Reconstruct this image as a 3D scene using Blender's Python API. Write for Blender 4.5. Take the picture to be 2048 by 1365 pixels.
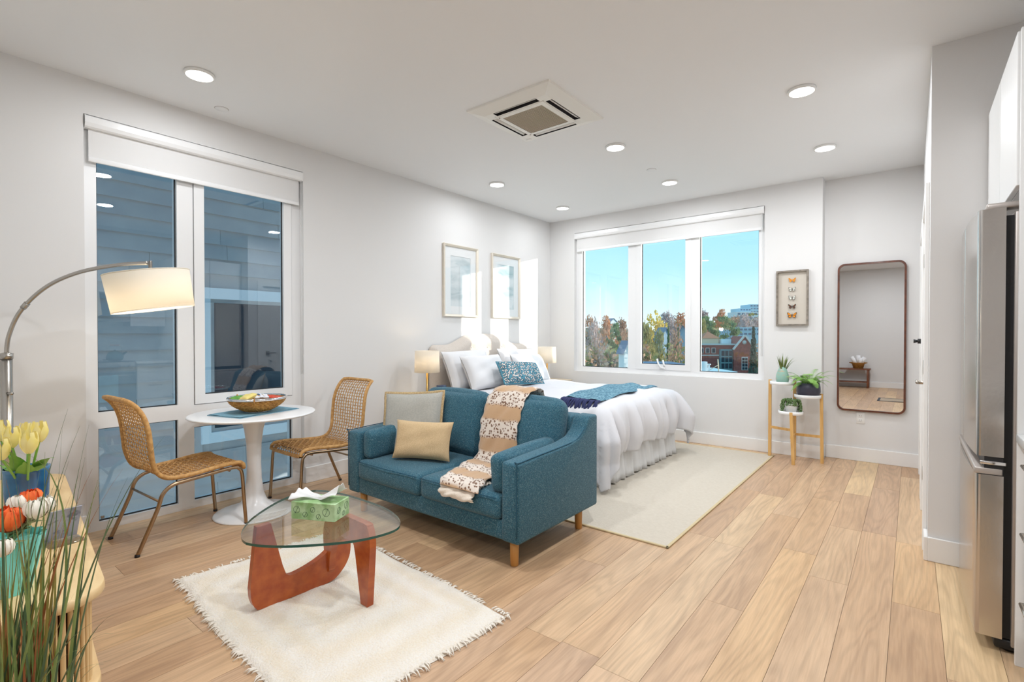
import bpy, bmesh, math, random
from mathutils import Vector, Matrix, Euler
R = math.radians
PI = math.pi
for o in list(bpy.data.objects):
    bpy.data.objects.remove(o)
sc = bpy.context.scene
COL = sc.collection
rnd = random.Random(7)

# ------------------------------------------------------------------ camera
CAM_H = 1.28
YAW, PITCH, FPX = -38.556, -0.632, 1002.3
cd = bpy.data.cameras.new('camera')
cam = bpy.data.objects.new('camera', cd)
COL.objects.link(cam)
cd.sensor_width = 36.0
cd.lens = 36.0 * FPX / 2048
cd.clip_start, cd.clip_end = 0.05, 3000
cam.location = (0, 0, CAM_H)
cam.rotation_euler = (R(90 + PITCH), 0, R(-YAW))
sc.camera = cam

# ------------------------------------------------------------------ sky, sun, exposure
sc.view_settings.view_transform = 'Standard'
sc.view_settings.look = 'None'
sc.view_settings.gamma = 1.0
sc.view_settings.exposure = 0.1
sc.view_settings.use_curve_mapping = False
W = bpy.data.worlds.new('sky')
sc.world = W
W.use_nodes = True
wn, wl = W.node_tree.nodes, W.node_tree.links
bg = wn['Background']
tc = wn.new('ShaderNodeTexCoord')
sx = wn.new('ShaderNodeSeparateXYZ')
rp = wn.new('ShaderNodeValToRGB')
wl.new(tc.outputs['Generated'], sx.inputs[0])
wl.new(sx.outputs['Z'], rp.inputs[0])
wl.new(rp.outputs[0], bg.inputs[0])
el = rp.color_ramp.elements
el[0].position, el[0].color = 0.0, (0.74, 0.86, 0.90, 1)
el[1].position, el[1].color = 0.9, (0.16, 0.50, 0.78, 1)
for p, c in ((0.045, (0.60, 0.80, 0.88, 1)), (0.12, (0.40, 0.70, 0.84, 1)), (0.26, (0.27, 0.62, 0.80, 1))):
    e = el.new(p); e.color = c
bg.inputs[1].default_value = 1.4
SUN_DIR = Vector((-0.806, -0.588, -0.150)).normalized()      # the way the low sun shines
sd = bpy.data.lights.new('sun', 'SUN')
sd.energy, sd.angle, sd.color = 5.0, R(0.5), (1.0, 0.93, 0.82)
sun = bpy.data.objects.new('sun', sd)
COL.objects.link(sun)
sun.rotation_euler = SUN_DIR.to_track_quat('-Z', 'Y').to_euler()
sun.location = (30, 40, 20)
DOWNLIGHT_W = 1.36                      # scale on each lamp's own wattage

# ------------------------------------------------------------------ where the room stands
XL, YB, CEIL = -4.10, 6.03, 2.91       # left wall, window wall, ceiling
YR, XR, YP = 6.20, 0.08, 3.70          # recessed mirror wall, door wall, pier face
XK, YF = 1.00, -2.85                   # kitchen wall, wall behind the camera

_f = Vector((math.sin(R(YAW)) * math.cos(R(PITCH)), math.cos(R(YAW)) * math.cos(R(PITCH)), math.sin(R(PITCH))))
_r = Vector((math.cos(R(YAW)), -math.sin(R(YAW)), 0))
_u = _r.cross(_f)
def at(px, py, d):                      # a point of the place at a given distance ahead
    return Vector((0, 0, CAM_H)) + (_f + _r * ((px - 1024) / FPX) - _u * ((py - 682.5) / FPX)) * d
def floor_at(px, py, z=0.0):
    d = _f + _r * ((px - 1024) / FPX) - _u * ((py - 682.5) / FPX)
    return Vector((0, 0, CAM_H)) + d * ((z - CAM_H) / d.z)

# ------------------------------------------------------------------ materials
MATS = {}
def nn(nt, t, **kw):
    n = nt.nodes.new(t)
    for k, v in kw.items():
        setattr(n, k, v)
    return n
def C4(c): return (c[0], c[1], c[2], 1)
def srgb(r, g, b):
    f = lambda v: (v / 255 / 12.92) if v <= 10 else ((v / 255 + 0.055) / 1.055) ** 2.4
    return (f(r), f(g), f(b))
def mat(name, col, rough=0.6, metal=0.0, col2=None, scale=6.0, stretch=(1, 1, 1), detail=3.0, bump=0.0, bscale=None,
        spec=0.5, vary=0.0, emit=None, estr=0.0, sheen=0.0, coat=0.0, trans=0.0, ramp=(0.35, 0.65), kind='noise', sub=0.0, alpha=None):
    m = bpy.data.materials.new(name)
    m.use_nodes = True
    nt = m.node_tree
    b = nt.nodes['Principled BSDF']
    b.inputs['Base Color'].default_value = C4(col)
    b.inputs['Roughness'].default_value = rough
    b.inputs['Metallic'].default_value = metal
    b.inputs['Specular IOR Level'].default_value = spec
    if sheen: b.inputs['Sheen Weight'].default_value = sheen
    if coat:
        b.inputs['Coat Weight'].default_value = coat
        b.inputs['Coat Roughness'].default_value = 0.1
    if emit:
        b.inputs['Emission Color'].default_value = C4(emit)
        b.inputs['Emission Strength'].default_value = estr
    out = None
    tcn = nn(nt, 'ShaderNodeTexCoord')
    mp = nn(nt, 'ShaderNodeMapping')
    mp.inputs['Scale'].default_value = stretch
    nt.links.new(tcn.outputs['Object'], mp.inputs[0])
    vec = mp.outputs[0]
    if col2 is not None:
        if kind == 'noise':
            t = nn(nt, 'ShaderNodeTexNoise'); t.inputs['Scale'].default_value = scale; t.inputs['Detail'].default_value = detail
            fac = t.outputs['Fac']
        elif kind == 'voronoi':
            t = nn(nt, 'ShaderNodeTexVoronoi'); t.inputs['Scale'].default_value = scale
            fac = t.outputs['Distance']
        else:
            t = nn(nt, 'ShaderNodeTexWave'); t.inputs['Scale'].default_value = scale
            t.inputs['Distortion'].default_value = detail
            fac = t.outputs['Fac']
        nt.links.new(vec, t.inputs['Vector'])
        cr = nn(nt, 'ShaderNodeValToRGB')
        cr.color_ramp.elements[0].position, cr.color_ramp.elements[0].color = ramp[0], C4(col)
        cr.color_ramp.elements[1].position, cr.color_ramp.elements[1].color = ramp[1], C4(col2)
        nt.links.new(fac, cr.inputs[0])
        out = cr.outputs[0]
    if vary:
        oi = nn(nt, 'ShaderNodeObjectInfo')
        hs = nn(nt, 'ShaderNodeHueSaturation')
        mr = nn(nt, 'ShaderNodeMapRange')
        mr.inputs['To Min'].default_value, mr.inputs['To Max'].default_value = 1 - vary, 1 + vary
        nt.links.new(oi.outputs['Random'], mr.inputs['Value'])
        nt.links.new(mr.outputs[0], hs.inputs['Value'])
        if out: nt.links.new(out, hs.inputs['Color'])
        else: hs.inputs['Color'].default_value = C4(col)
        out = hs.outputs[0]
    if out: nt.links.new(out, b.inputs['Base Color'])
    if bump:
        t2 = nn(nt, 'ShaderNodeTexNoise'); t2.inputs['Scale'].default_value = bscale or scale * 4; t2.inputs['Detail'].default_value = 3
        nt.links.new(vec, t2.inputs['Vector'])
        bp = nn(nt, 'ShaderNodeBump'); bp.inputs['Strength'].default_value = bump; bp.inputs['Distance'].default_value = 0.01
        nt.links.new(t2.outputs['Fac'], bp.inputs['Height'])
        nt.links.new(bp.outputs[0], b.inputs['Normal'])
    if trans:                           # cloth that lets a share of the light through
        tb = nn(nt, 'ShaderNodeBsdfTranslucent'); tb.inputs[0].default_value = C4(col)
        mx = nn(nt, 'ShaderNodeMixShader'); mx.inputs[0].default_value = trans
        nt.links.new(b.outputs[0], mx.inputs[1]); nt.links.new(tb.outputs[0], mx.inputs[2])
        nt.links.new(mx.outputs[0], nt.nodes['Material Output'].inputs[0])
    MATS[name] = m
    return m
def glass_mat(name, tint=(1, 1, 1), ior=1.5, rough=0.0):
    m = bpy.data.materials.new(name); m.use_nodes = True
    nt = m.node_tree; nt.nodes.clear()
    o = nn(nt, 'ShaderNodeOutputMaterial'); t = nn(nt, 'ShaderNodeBsdfTransparent'); g = nn(nt, 'ShaderNodeBsdfGlossy')
    fr = nn(nt, 'ShaderNodeFresnel'); mx = nn(nt, 'ShaderNodeMixShader'); geo = nn(nt, 'ShaderNodeNewGeometry')
    io = nn(nt, 'ShaderNodeMix')        # same air-to-glass index from both faces
    io.inputs[2].default_value = ior; io.inputs[3].default_value = 1.0 / (1.0 / ior)
    nt.links.new(geo.outputs['Backfacing'], io.inputs[0])
    # Fresnel node inverts the index on back faces: undo it
    io.inputs[3].default_value = 1.0 / ior
    nt.links.new(io.outputs[0], fr.inputs['IOR'])
    t.inputs[0].default_value = C4(tint); g.inputs['Roughness'].default_value = rough
    nt.links.new(fr.outputs[0], mx.inputs[0]); nt.links.new(t.outputs[0], mx.inputs[1]); nt.links.new(g.outputs[0], mx.inputs[2])
    nt.links.new(mx.outputs[0], o.inputs[0])
    MATS[name] = m
    return m

# ------------------------------------------------------------------ mesh building
class MB:
    def __init__(self): self.v, self.f, self.mi, self.sm = [], [], [], []
    def add(self, vs, fs, mi=0, smooth=False, M=None):
        b = len(self.v)
        self.v += [tuple(M @ Vector(p)) if M is not None else tuple(p) for p in vs]
        for q in fs:
            self.f.append(tuple(b + i for i in q)); self.mi.append(mi); self.sm.append(smooth)
        return self
    def box(self, x0, x1, y0, y1, z0, z1, mi=0, M=None):
        vs = [(x, y, z) for x in (x0, x1) for y in (y0, y1) for z in (z0, z1)]
        return self.add(vs, [(0, 1, 3, 2), (4, 6, 7, 5), (0, 4, 5, 1), (2, 3, 7, 6), (0, 2, 6, 4), (1, 5, 7, 3)], mi, False, M)
    def bbox(self, x0, x1, y0, y1, z0, z1, bev=0.005, seg=2, mi=0, M=None, smooth=True):
        bm = bmesh.new(); bmesh.ops.create_cube(bm, size=1.0)
        for v in bm.verts:
            v.co = Vector(((x0 + x1) / 2 + v.co.x * (x1 - x0), (y0 + y1) / 2 + v.co.y * (y1 - y0), (z0 + z1) / 2 + v.co.z * (z1 - z0)))
        bmesh.ops.bevel(bm, geom=bm.edges[:], offset=bev, segments=seg, affect='EDGES', profile=0.5)
        return self.bm(bm, mi, smooth, M)
    def bm(self, bm, mi=0, smooth=False, M=None):
        bm.verts.index_update()
        self.add([v.co.copy() for v in bm.verts], [[v.index for v in f.verts] for f in bm.faces], mi, smooth, M)
        bm.free(); return self
    def grid(self, fn, nu, nv, mi=0, smooth=True, closeu=False, closev=False, M=None):
        vs = [fn(i / (nu if closeu else nu - 1), j / (nv if closev else nv - 1)) for i in range(nu) for j in range(nv)]
        fs = []
        for i in range(nu if closeu else nu - 1):
            for j in range(nv if closev else nv - 1):
                a, b_ = i, (i + 1) % nu; c, d = j, (j + 1) % nv
                fs.append((a * nv + c, b_ * nv + c, b_ * nv + d, a * nv + d))
        return self.add(vs, fs, mi, smooth, M)
    def lathe(self, prof, n=32, mi=0, M=None, smooth=True, cx=0, cy=0):
        m = len(prof); vs = []; fs = []
        for k in range(n):
            a = 2 * PI * k / n
            for (r, z) in prof: vs.append((cx + r * math.cos(a), cy + r * math.sin(a), z))
        for k in range(n):
            k2 = (k + 1) % n
            for j in range(m - 1): fs.append((k * m + j, k2 * m + j, k2 * m + j + 1, k * m + j + 1))
        return self.add(vs, fs, mi, smooth, M)
    def tube(self, pts, r, n=8, mi=0, M=None, caps=True, up=None, flat=1.0, smooth=True):
        pts = [Vector(p) for p in pts]; N = len(pts)
        rs = r if isinstance(r, (list, tuple)) else [r] * N
        vs, fs = [], []
        prev = None
        for i, p in enumerate(pts):
            t = (pts[min(i + 1, N - 1)] - pts[max(i - 1, 0)])
            if t.length < 1e-9: t = Vector((0, 0, 1))
            t.normalize()
            if prev is None:
                h = Vector(up) if up else (Vector((0, 0, 1)) if abs(t.z) < 0.9 else Vector((1, 0, 0)))
                a = (h - t * h.dot(t)).normalized()
            else:
                a = (prev - t * prev.dot(t)).normalized()
            prev = a; b_ = t.cross(a)
            for k in range(n):
                an = 2 * PI * (k + 0.5) / n
                vs.append(p + (a * math.cos(an) * flat + b_ * math.sin(an)) * rs[i])
        for i in range(N - 1):
            for k in range(n):
                k2 = (k + 1) % n
                fs.append((i * n + k, i * n + k2, (i + 1) * n + k2, (i + 1) * n + k))
        if caps:
            fs.append(tuple(range(n - 1, -1, -1))); fs.append(tuple((N - 1) * n + k for k in range(n)))
        return self.add(vs, fs, mi, smooth, M)
    def prism(self, poly, z0, z1, mi=0, M=None, mi_side=None, smooth=False):
        n = len(poly)
        vs = [(x, y, z0) for x, y in poly] + [(x, y, z1) for x, y in poly]
        self.add(vs, [tuple(range(n - 1, -1, -1)), tuple(range(n, 2 * n))], mi, False, M)
        self.add(vs, [(i, (i + 1) % n, n + (i + 1) % n, n + i) for i in range(n)], mi if mi_side is None else mi_side, smooth, M)
        return self
    def ell(self, c, rx, ry, rz, nu=16, nv=10, mi=0, M=None):
        def fn(u, v):
            a, b_ = 2 * PI * u, PI * (v - 0.5)
            return (c[0] + rx * math.cos(a) * math.cos(b_), c[1] + ry * math.sin(a) * math.cos(b_), c[2] + rz * math.sin(b_))
        return self.grid(fn, nu, nv, mi, True, True, False, M)
    def cush(self, sx, sy, sz, r=0.05, n=14, bulge=(0, 0, 0), M=None, mi=0, warp=None):
        """rounded, slightly inflated box of full size sx, sy, sz"""
        h = Vector((sx / 2, sy / 2, sz / 2))
        bm = bmesh.new(); bmesh.ops.create_cube(bm, size=2.0)
        bmesh.ops.subdivide_edges(bm, edges=bm.edges[:], cuts=n, use_grid_fill=True)
        for v in bm.verts:
            u = Vector([math.copysign(1 - (1 - abs(c)) ** 1.5, c) for c in v.co])
            p = Vector((u.x * h.x, u.y * h.y, u.z * h.z))
            q = Vector([max(-(h[i] - r), min(h[i] - r, p[i])) for i in range(3)])
            d = p - q
            if d.length > 1e-9: p = q + d.normalized() * r
            fx, fy, fz = 1 - u.x ** 2, 1 - u.y ** 2, 1 - u.z ** 2
            p.x += math.copysign(bulge[0] * fy * fz, u.x) * abs(u.x) ** 2
            p.y += math.copysign(bulge[1] * fx * fz, u.y) * abs(u.y) ** 2
            p.z += math.copysign(bulge[2] * fx * fy, u.z) * abs(u.z) ** 2
            if warp: p = Vector(warp(p, u))
            v.co = p
        return self.bm(bm, mi, True, M)
    def pillow(self, w, h, t, n=22, k=0.10, M=None, mi=0, seed=0, wr=0.0, edge=0.0):
        """thrown cushion in its own xy plane, thickness along z, corners drawn out"""
        rr = random.Random(seed); ph = [rr.uniform(0, 6) for _ in range(8)]
        def xy(u, v):
            a, b_ = u * 2 - 1, v * 2 - 1
            return (w / 2 * a * (1 - k * (1 - b_ * b_) * abs(a) ** 3), h / 2 * b_ * (1 - k * (1 - a * a) * abs(b_) ** 3), a, b_)
        def th(a, b_):
            e = max(0.0, (1 - a ** 4) * (1 - b_ ** 4))
            z = t / 2 * e ** 0.55 + edge
            z += wr * e * (math.sin(7 * a + ph[0] + 3 * b_) * 0.5 + math.sin(9 * b_ + ph[1] - 4 * a) * 0.5)
            return z
        self.grid(lambda u, v: (lambda q: (q[0], q[1], th(q[2], q[3])))(xy(u, v)), n, n, mi, True, M=M)
        self.grid(lambda u, v: (lambda q: (q[0], q[1], -th(q[2], q[3])))(xy(1 - u, v)), n, n, mi, True, M=M)
        return self
    def mesh(self, name, mats):
        me = bpy.data.meshes.new(name)
        me.from_pydata([tuple(p) for p in self.v], [], self.f)
        mats = mats if isinstance(mats, (list, tuple)) else [mats]
        for m in mats: me.materials.append(MATS[m])
        me.polygons.foreach_set('material_index', self.mi)
        me.polygons.foreach_set('use_smooth', self.sm)
        me.update()
        return me
    def build(self, name, mats, parent=None, loc=None, weld=False):
        me = self.mesh(name, mats)
        if weld:
            bm = bmesh.new(); bm.from_mesh(me); bmesh.ops.remove_doubles(bm, verts=bm.verts[:], dist=1e-5)
            bm.to_mesh(me); bm.free()
        o = bpy.data.objects.new(name, me)
        COL.objects.link(o)
        if parent: o.parent = parent
        if loc: o.location = loc
        return o
def fixn(o):
    bm = bmesh.new(); bm.from_mesh(o.data); bmesh.ops.recalc_face_normals(bm, faces=bm.faces[:]); bm.to_mesh(o.data); bm.free(); return o
def tag(o, label, cat, group=None):
    o['label'] = label; o['category'] = cat
    if group: o['group'] = group
    return o
def thing(name, label, cat, loc=(0, 0, 0), rz=0, group=None):
    o = bpy.data.objects.new(name, None); COL.objects.link(o)
    o.empty_display_size = 0.1
    o.location = loc; o.rotation_euler = (0, 0, rz)
    return tag(o, label, cat, group)
def struct(o):
    o['kind'] = 'structure'; return o
def stuff(o):
    o['kind'] = 'stuff'; return o
def copy_tree(o, parent=None):
    c = o.copy(); COL.objects.link(c); c.parent = parent
    for ch in list(o.children): copy_tree(ch, c)
    return c
def TR(loc=(0, 0, 0), rot=(0, 0, 0)):
    return Matrix.Translation(loc) @ Euler(rot, 'XYZ').to_matrix().to_4x4()
def bez(pts, n=12):
    """Catmull-Rom through points"""
    P = [Vector(p) for p in pts]; out = []
    for i in range(len(P) - 1):
        p0, p1, p2, p3 = P[max(i - 1, 0)], P[i], P[i + 1], P[min(i + 2, len(P) - 1)]
        for k in range(n):
            t = k / n
            out.append(0.5 * ((2 * p1) + (p2 - p0) * t + (2 * p0 - 5 * p1 + 4 * p2 - p3) * t * t + (3 * p1 - p0 - 3 * p2 + p3) * t ** 3))
    out.append(P[-1]); return out
def rrect(x0, x1, y0, y1, r, n=6):
    out = []
    for cx, cy, a0 in ((x1 - r, y1 - r, 0), (x0 + r, y1 - r, 90), (x0 + r, y0 + r, 180), (x1 - r, y0 + r, 270)):
        for k in range(n + 1):
            a = R(a0 + 90 * k / n); out.append((cx + r * math.cos(a), cy + r * math.sin(a)))
    return out

# room colours
mat('wall_paint', srgb(226, 225, 224), 0.75, bump=0.03, bscale=220)
mat('ceiling_paint', srgb(238, 239, 240), 0.8)
mat('trim_white', srgb(238, 237, 235), 0.4)
mat('upvc_white', srgb(236, 236, 236), 0.3)
mat('gasket_black', (0.012, 0.012, 0.014), 0.5)
mat('plastic_white', srgb(238, 238, 236), 0.35)
mat('gloss_white', srgb(242, 242, 242), 0.22, coat=0.3)
mat('blind_fabric', srgb(238, 237, 236), 0.8, trans=0.12, bump=0.05, bscale=500)
mat('lens', (1, 1, 1), 0.5, emit=(1, 0.98, 0.95), estr=6.0)
mat('dark_void', (0.012, 0.010, 0.012), 0.8)
mat('chrome', (0.75, 0.75, 0.76), 0.12, 1.0)
mat('nickel', srgb(176, 168, 158), 0.28, 1.0)
mat('steel', srgb(200, 195, 190), 0.22, 1.0, bump=0.02, bscale=60, stretch=(1, 60, 1))
mat('steel_side', srgb(184, 176, 170), 0.42, 0.55)
mat('mirror', (0.86, 0.87, 0.88), 0.0, 1.0)
glass_mat('window_glass', (0.97, 0.985, 0.99), 1.62)
glass_mat('window_glass_shade_tint', (0.84, 0.92, 0.97), 1.9)  # same glass, with the dimness of the shaded outdoors put into its tint
glass_mat('table_glass', (0.965, 0.985, 0.975), 1.55)
glass_mat('picture_glass', (0.99, 0.99, 0.99), 1.5)
glass_mat('clear_plastic', (0.93, 0.94, 0.96), 1.5)
# ================================================================== THE ROOM
def plank_mat():
    m = bpy.data.materials.new('oak_plank'); m.use_nodes = True
    nt = m.node_tree; b = nt.nodes['Principled BSDF']; L = nt.links.new
    oi = nn(nt, 'ShaderNodeObjectInfo'); tcn = nn(nt, 'ShaderNodeTexCoord')
    mul = nn(nt, 'ShaderNodeMath', operation='MULTIPLY'); mul.inputs[1].default_value = 37.0
    L(oi.outputs['Random'], mul.inputs[0])
    cx = nn(nt, 'ShaderNodeCombineXYZ'); L(mul.outputs[0], cx.inputs[0]); L(mul.outputs[0], cx.inputs[2])
    ad = nn(nt, 'ShaderNodeVectorMath', operation='ADD'); L(tcn.outputs['Object'], ad.inputs[0]); L(cx.outputs[0], ad.inputs[1])
    mp = nn(nt, 'ShaderNodeMapping'); mp.inputs['Scale'].default_value = (9, 0.9, 9); L(ad.outputs[0], mp.inputs[0])
    n1 = nn(nt, 'ShaderNodeTexNoise'); n1.inputs['Scale'].default_value = 1.6; n1.inputs['Detail'].default_value = 4; n1.inputs['Distortion'].default_value = 0.7
    L(mp.outputs[0], n1.inputs['Vector'])
    mp2 = nn(nt, 'ShaderNodeMapping'); mp2.inputs['Scale'].default_value = (60, 2.5, 60); L(ad.outputs[0], mp2.inputs[0])
    n2 = nn(nt, 'ShaderNodeTexNoise'); n2.inputs['Scale'].default_value = 2.2; n2.inputs['Detail'].default_value = 6
    L(mp2.outputs[0], n2.inputs['Vector'])
    base = nn(nt, 'ShaderNodeValToRGB'); L(oi.outputs['Random'], base.inputs[0])
    e = base.color_ramp.elements
    e[0].position, e[0].color = 0.0, C4(srgb(194, 158, 124))
    e[1].position, e[1].color = 1.0, C4(srgb(228, 198, 156))
    for p, c in ((0.2, srgb(208, 174, 140)), (0.4, srgb(198, 166, 138)), (0.6, srgb(220, 184, 142)), (0.8, srgb(210, 178, 146))):
        k = e.new(p); k.color = C4(c)
    g1 = nn(nt, 'ShaderNodeValToRGB'); L(n1.outputs['Fac'], g1.inputs[0])
    g1.color_ramp.elements[0].position, g1.color_ramp.elements[0].color = 0.32, (0.86, 0.83, 0.80, 1)
    g1.color_ramp.elements[1].position, g1.color_ramp.elements[1].color = 0.62, (1.04, 1.03, 1.0, 1)
    g2 = nn(nt, 'ShaderNodeValToRGB'); L(n2.outputs['Fac'], g2.inputs[0])
    g2.color_ramp.elements[0].position, g2.color_ramp.elements[0].color = 0.36, (0.90, 0.88, 0.86, 1)
    g2.color_ramp.elements[1].position, g2.color_ramp.elements[1].color = 0.6, (1, 1, 1, 1)
    m1 = nn(nt, 'ShaderNodeMix', data_type='RGBA', blend_type='MULTIPLY'); m1.inputs[0].default_value = 1
    L(base.outputs[0], m1.inputs[6]); L(g1.outputs[0], m1.inputs[7])
    m2 = nn(nt, 'ShaderNodeMix', data_type='RGBA', blend_type='MULTIPLY'); m2.inputs[0].default_value = 1
    L(m1.outputs[2], m2.inputs[6]); L(g2.outputs[0], m2.inputs[7])
    mp3 = nn(nt, 'ShaderNodeMapping'); mp3.inputs['Scale'].default_value = (7, 0.7, 7); L(ad.outputs[0], mp3.inputs[0])
    n3 = nn(nt, 'ShaderNodeTexNoise'); n3.inputs['Scale'].default_value = 0.9; n3.inputs['Detail'].default_value = 1.5; L(mp3.outputs[0], n3.inputs['Vector'])
    k1 = nn(nt, 'ShaderNodeMath', operation='MULTIPLY'); k1.inputs[1].default_value = 85; L(n3.outputs['Fac'], k1.inputs[0])
    k2 = nn(nt, 'ShaderNodeMath', operation='SINE'); L(k1.outputs[0], k2.inputs[0])
    g3 = nn(nt, 'ShaderNodeMapRange'); g3.inputs['From Min'].default_value = -1; g3.inputs['From Max'].default_value = 0.3; g3.inputs['To Min'].default_value = 0.88; g3.inputs['To Max'].default_value = 1.0
    L(k2.outputs[0], g3.inputs['Value'])
    m3 = nn(nt, 'ShaderNodeMix', data_type='RGBA', blend_type='MULTIPLY'); m3.inputs[0].default_value = 1
    L(m2.outputs[2], m3.inputs[6]); L(g3.outputs[0], m3.inputs[7])
    L(m3.outputs[2], b.inputs['Base Color'])
    b.inputs['Roughness'].default_value = 0.38; b.inputs['Specular IOR Level'].default_value = 0.4
    bp = nn(nt, 'ShaderNodeBump'); bp.inputs['Strength'].default_value = 0.05; bp.inputs['Distance'].default_value = 0.004
    L(n2.outputs['Fac'], bp.inputs['Height']); L(bp.outputs[0], b.inputs['Normal'])
    MATS['oak_plank'] = m
plank_mat()
mat('subfloor', srgb(96, 70, 48), 0.9)

fl = MB().box(XL - 0.1, XK, YF, YR + 0.02, -0.20, -0.012).build('floor', 'subfloor')
struct(fl)
PW = 0.178
row, x = 0, XL - 0.06
pr = random.Random(21)
while x < XK - 0.001:
    x1 = min(x + PW, XK)
    y = YF - pr.uniform(0, 1.2)
    while y < YR:
        ln = pr.choice((0.9, 1.2, 1.5, 1.83, 1.83))
        y0, y1 = max(y, YF), min(y + ln, YR)
        y += ln
        if y1 - y0 < 0.02: continue
        if x > XR + 0.05 and y0 > YP: continue
        g = 0.0007
        xc, yc = (x + x1) / 2, (y0 + y1) / 2
        MB().box(x - xc + g, x1 - xc - g, y0 - yc + g, y1 - yc - g, -0.012, 0.0).build('plank', 'oak_plank', fl, (xc, yc, 0))
    x += PW; row += 1

cl = MB().box(XL - 0.2, XK + 0.2, YF - 0.1, YR + 0.3, CEIL, CEIL + 0.15).build('ceiling', 'ceiling_paint'); struct(cl)

# left wall with the tall window opening
WY0, WY1, WZ1 = 0.80, 2.262, 2.685
m = MB().box(XL - 0.22, XL, YF, WY0, -0.2, CEIL).box(XL - 0.22, XL, WY1, YR + 0.3, -0.2, CEIL).box(XL - 0.22, XL, WY0, WY1, WZ1, CEIL)
m.box(XL - 0.22, XL - 0.10, WY0, WY1, -0.2, -0.0)
struct(m.build('wall_left', 'wall_paint'))
# window wall with the wide opening, and the recessed bay where the mirror hangs
BX0, BX1, BZ0, BZ1 = -3.69, -1.266, 0.787, 2.705
m = MB().box(XL, BX0, YB, YB + 0.24, -0.2, CEIL).box(BX1, -0.722, YB, YB + 0.24, -0.2, CEIL).box(BX0, BX1, YB, YB + 0.24, BZ1, CEIL).box(BX0, BX1, YB, YB + 0.24, -0.2, BZ0)
m.box(-0.722, XR + 0.2, YR, YR + 0.1, -0.2, CEIL)
struct(m.build('wall_back', 'wall_paint'))
# door wall, ending in a pier beside the fridge
D = [(3.93, 4.72), (5.12, 5.92)]        # the two door openings
DZ = 2.10
m = MB().box(XR, XR + 0.12, YP, D[0][0], -0.02, CEIL).box(XR, XR + 0.12, D[0][1], D[1][0], -0.02, CEIL).box(XR, XR + 0.12, D[1][1], YR, -0.02, CEIL)
for d in D: m.box(XR, XR + 0.12, d[0], d[1], DZ, CEIL)
m.box(XR + 0.12, XK + 0.1, YP, YP + 0.12, -0.02, CEIL)
struct(m.build('wall_right', 'wall_paint'))
struct(MB().box(XK, XK + 0.1, YF, YP + 0.12, -0.2, CEIL).build('wall_kitchen', 'wall_paint'))
struct(MB().box(XL, XK, YF - 0.1, YF, -0.2, CEIL).build('wall_front', 'wall_paint'))
struct(MB().box(XL, -2.0, -0.22, -0.10, 0.0, CEIL).build('wall_partition', 'wall_paint'))

# baseboards
BH, BT = 0.135, 0.018
def bboard(name, boxes):
    m = MB()
    for b in boxes: m.bbox(*b, 0.0, BH, bev=0.003, seg=1, smooth=False)
    struct(m.build(name, 'trim_white'))
bboard('baseboard_left', [(XL, XL + BT, WY1 + 0.006, YB), (XL, XL + BT, -0.10, WY0 - 0.004)])
bboard('baseboard_back', [(XL + BT, -0.722 + BT, YB - BT, YB), (-0.722, -0.722 + BT, YB, YR), (-0.722 + BT, XR, YR - BT, YR)])
bboard('baseboard_right', [(XR - BT, XR, YP - BT, D[0][0] - 0.09), (XR - BT, XR, D[0][1] + 0.09, D[1][0] - 0.09), (XR, 0.36, YP - BT, YP)])
bboard('baseboard_front', [(XL, XK, YF, YF + BT)])

# doors in the door wall
def door(n, y0, y1, hinge_far, lever=True):
    d = struct(MB().bbox(XR + 0.012, XR + 0.05, y0 + 0.018, y1 - 0.018, 0.008, DZ - 0.015, bev=0.002, seg=1, smooth=False).build('door_%d' % n, 'trim_white'))
    m = MB()
    for a, b in ((0.18, 0.86), (0.98, 1.94)):
        for yy0, yy1, z0, z1 in ((y0 + 0.13, y1 - 0.13, a, a + 0.02), (y0 + 0.13, y1 - 0.13, b - 0.02, b), (y0 + 0.13, y0 + 0.15, a, b), (y1 - 0.15, y1 - 0.13, a, b)):
            m.box(XR + 0.006, XR + 0.014, yy0, yy1, z0, z1)
    m.build('panel_moulding', 'trim_white', d)
    yl = y0 + 0.085 if hinge_far else y1 - 0.085
    s = 1 if hinge_far else -1
    h = None if not lever else MB().bbox(XR + 0.002, XR + 0.013, yl - 0.03, yl + 0.03, 0.955, 1.02, bev=0.003).build('handle_plate', 'nickel', d)
    if lever: MB().tube([(XR + 0.01, yl, 0.988), (XR - 0.05, yl, 0.988)], 0.011, 10).tube([(XR - 0.05, yl - s * 0.012, 0.988), (XR - 0.05, yl + s * 0.115, 0.988)], 0.010, 10).build('lever', 'nickel', h)
    yh = y1 - 0.012 if hinge_far else y0 + 0.012
    for z in (0.28, 1.05, 1.82):
        MB().tube([(XR - 0.004, yh, z - 0.05), (XR - 0.004, yh, z + 0.05)], 0.009, 8).build('hinge', 'nickel', d)
    cm = MB()
    for a, b in ((y0 - 0.085, y0), (y1, y1 + 0.085)):
        cm.bbox(XR - 0.022, XR, a, b, 0, DZ + 0.085, bev=0.003, seg=1, smooth=False)
    cm.bbox(XR - 0.022, XR, y0, y1, DZ, DZ + 0.085, bev=0.003, seg=1, smooth=False)
    cm.box(XR, XR + 0.12, y0, y0 + 0.015, 0, DZ).box(XR, XR + 0.12, y1 - 0.015, y1, 0, DZ).box(XR, XR + 0.12, y0, y1, DZ - 0.012, DZ)
    struct(cm.build('trim_%d' % n, 'trim_white'))
    return d
door(1, *D[0], True)
d2 = door(2, *D[1], True, False)
st = thing('door_stop', 'small black door bumper on the white door casing', 'door stop', (XR - 0.022, 5.07, 1.235))
MB().tube([(0, 0, 0), (-0.02, 0, 0)], 0.02, 12).build('base', 'gasket_black', st)
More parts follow.
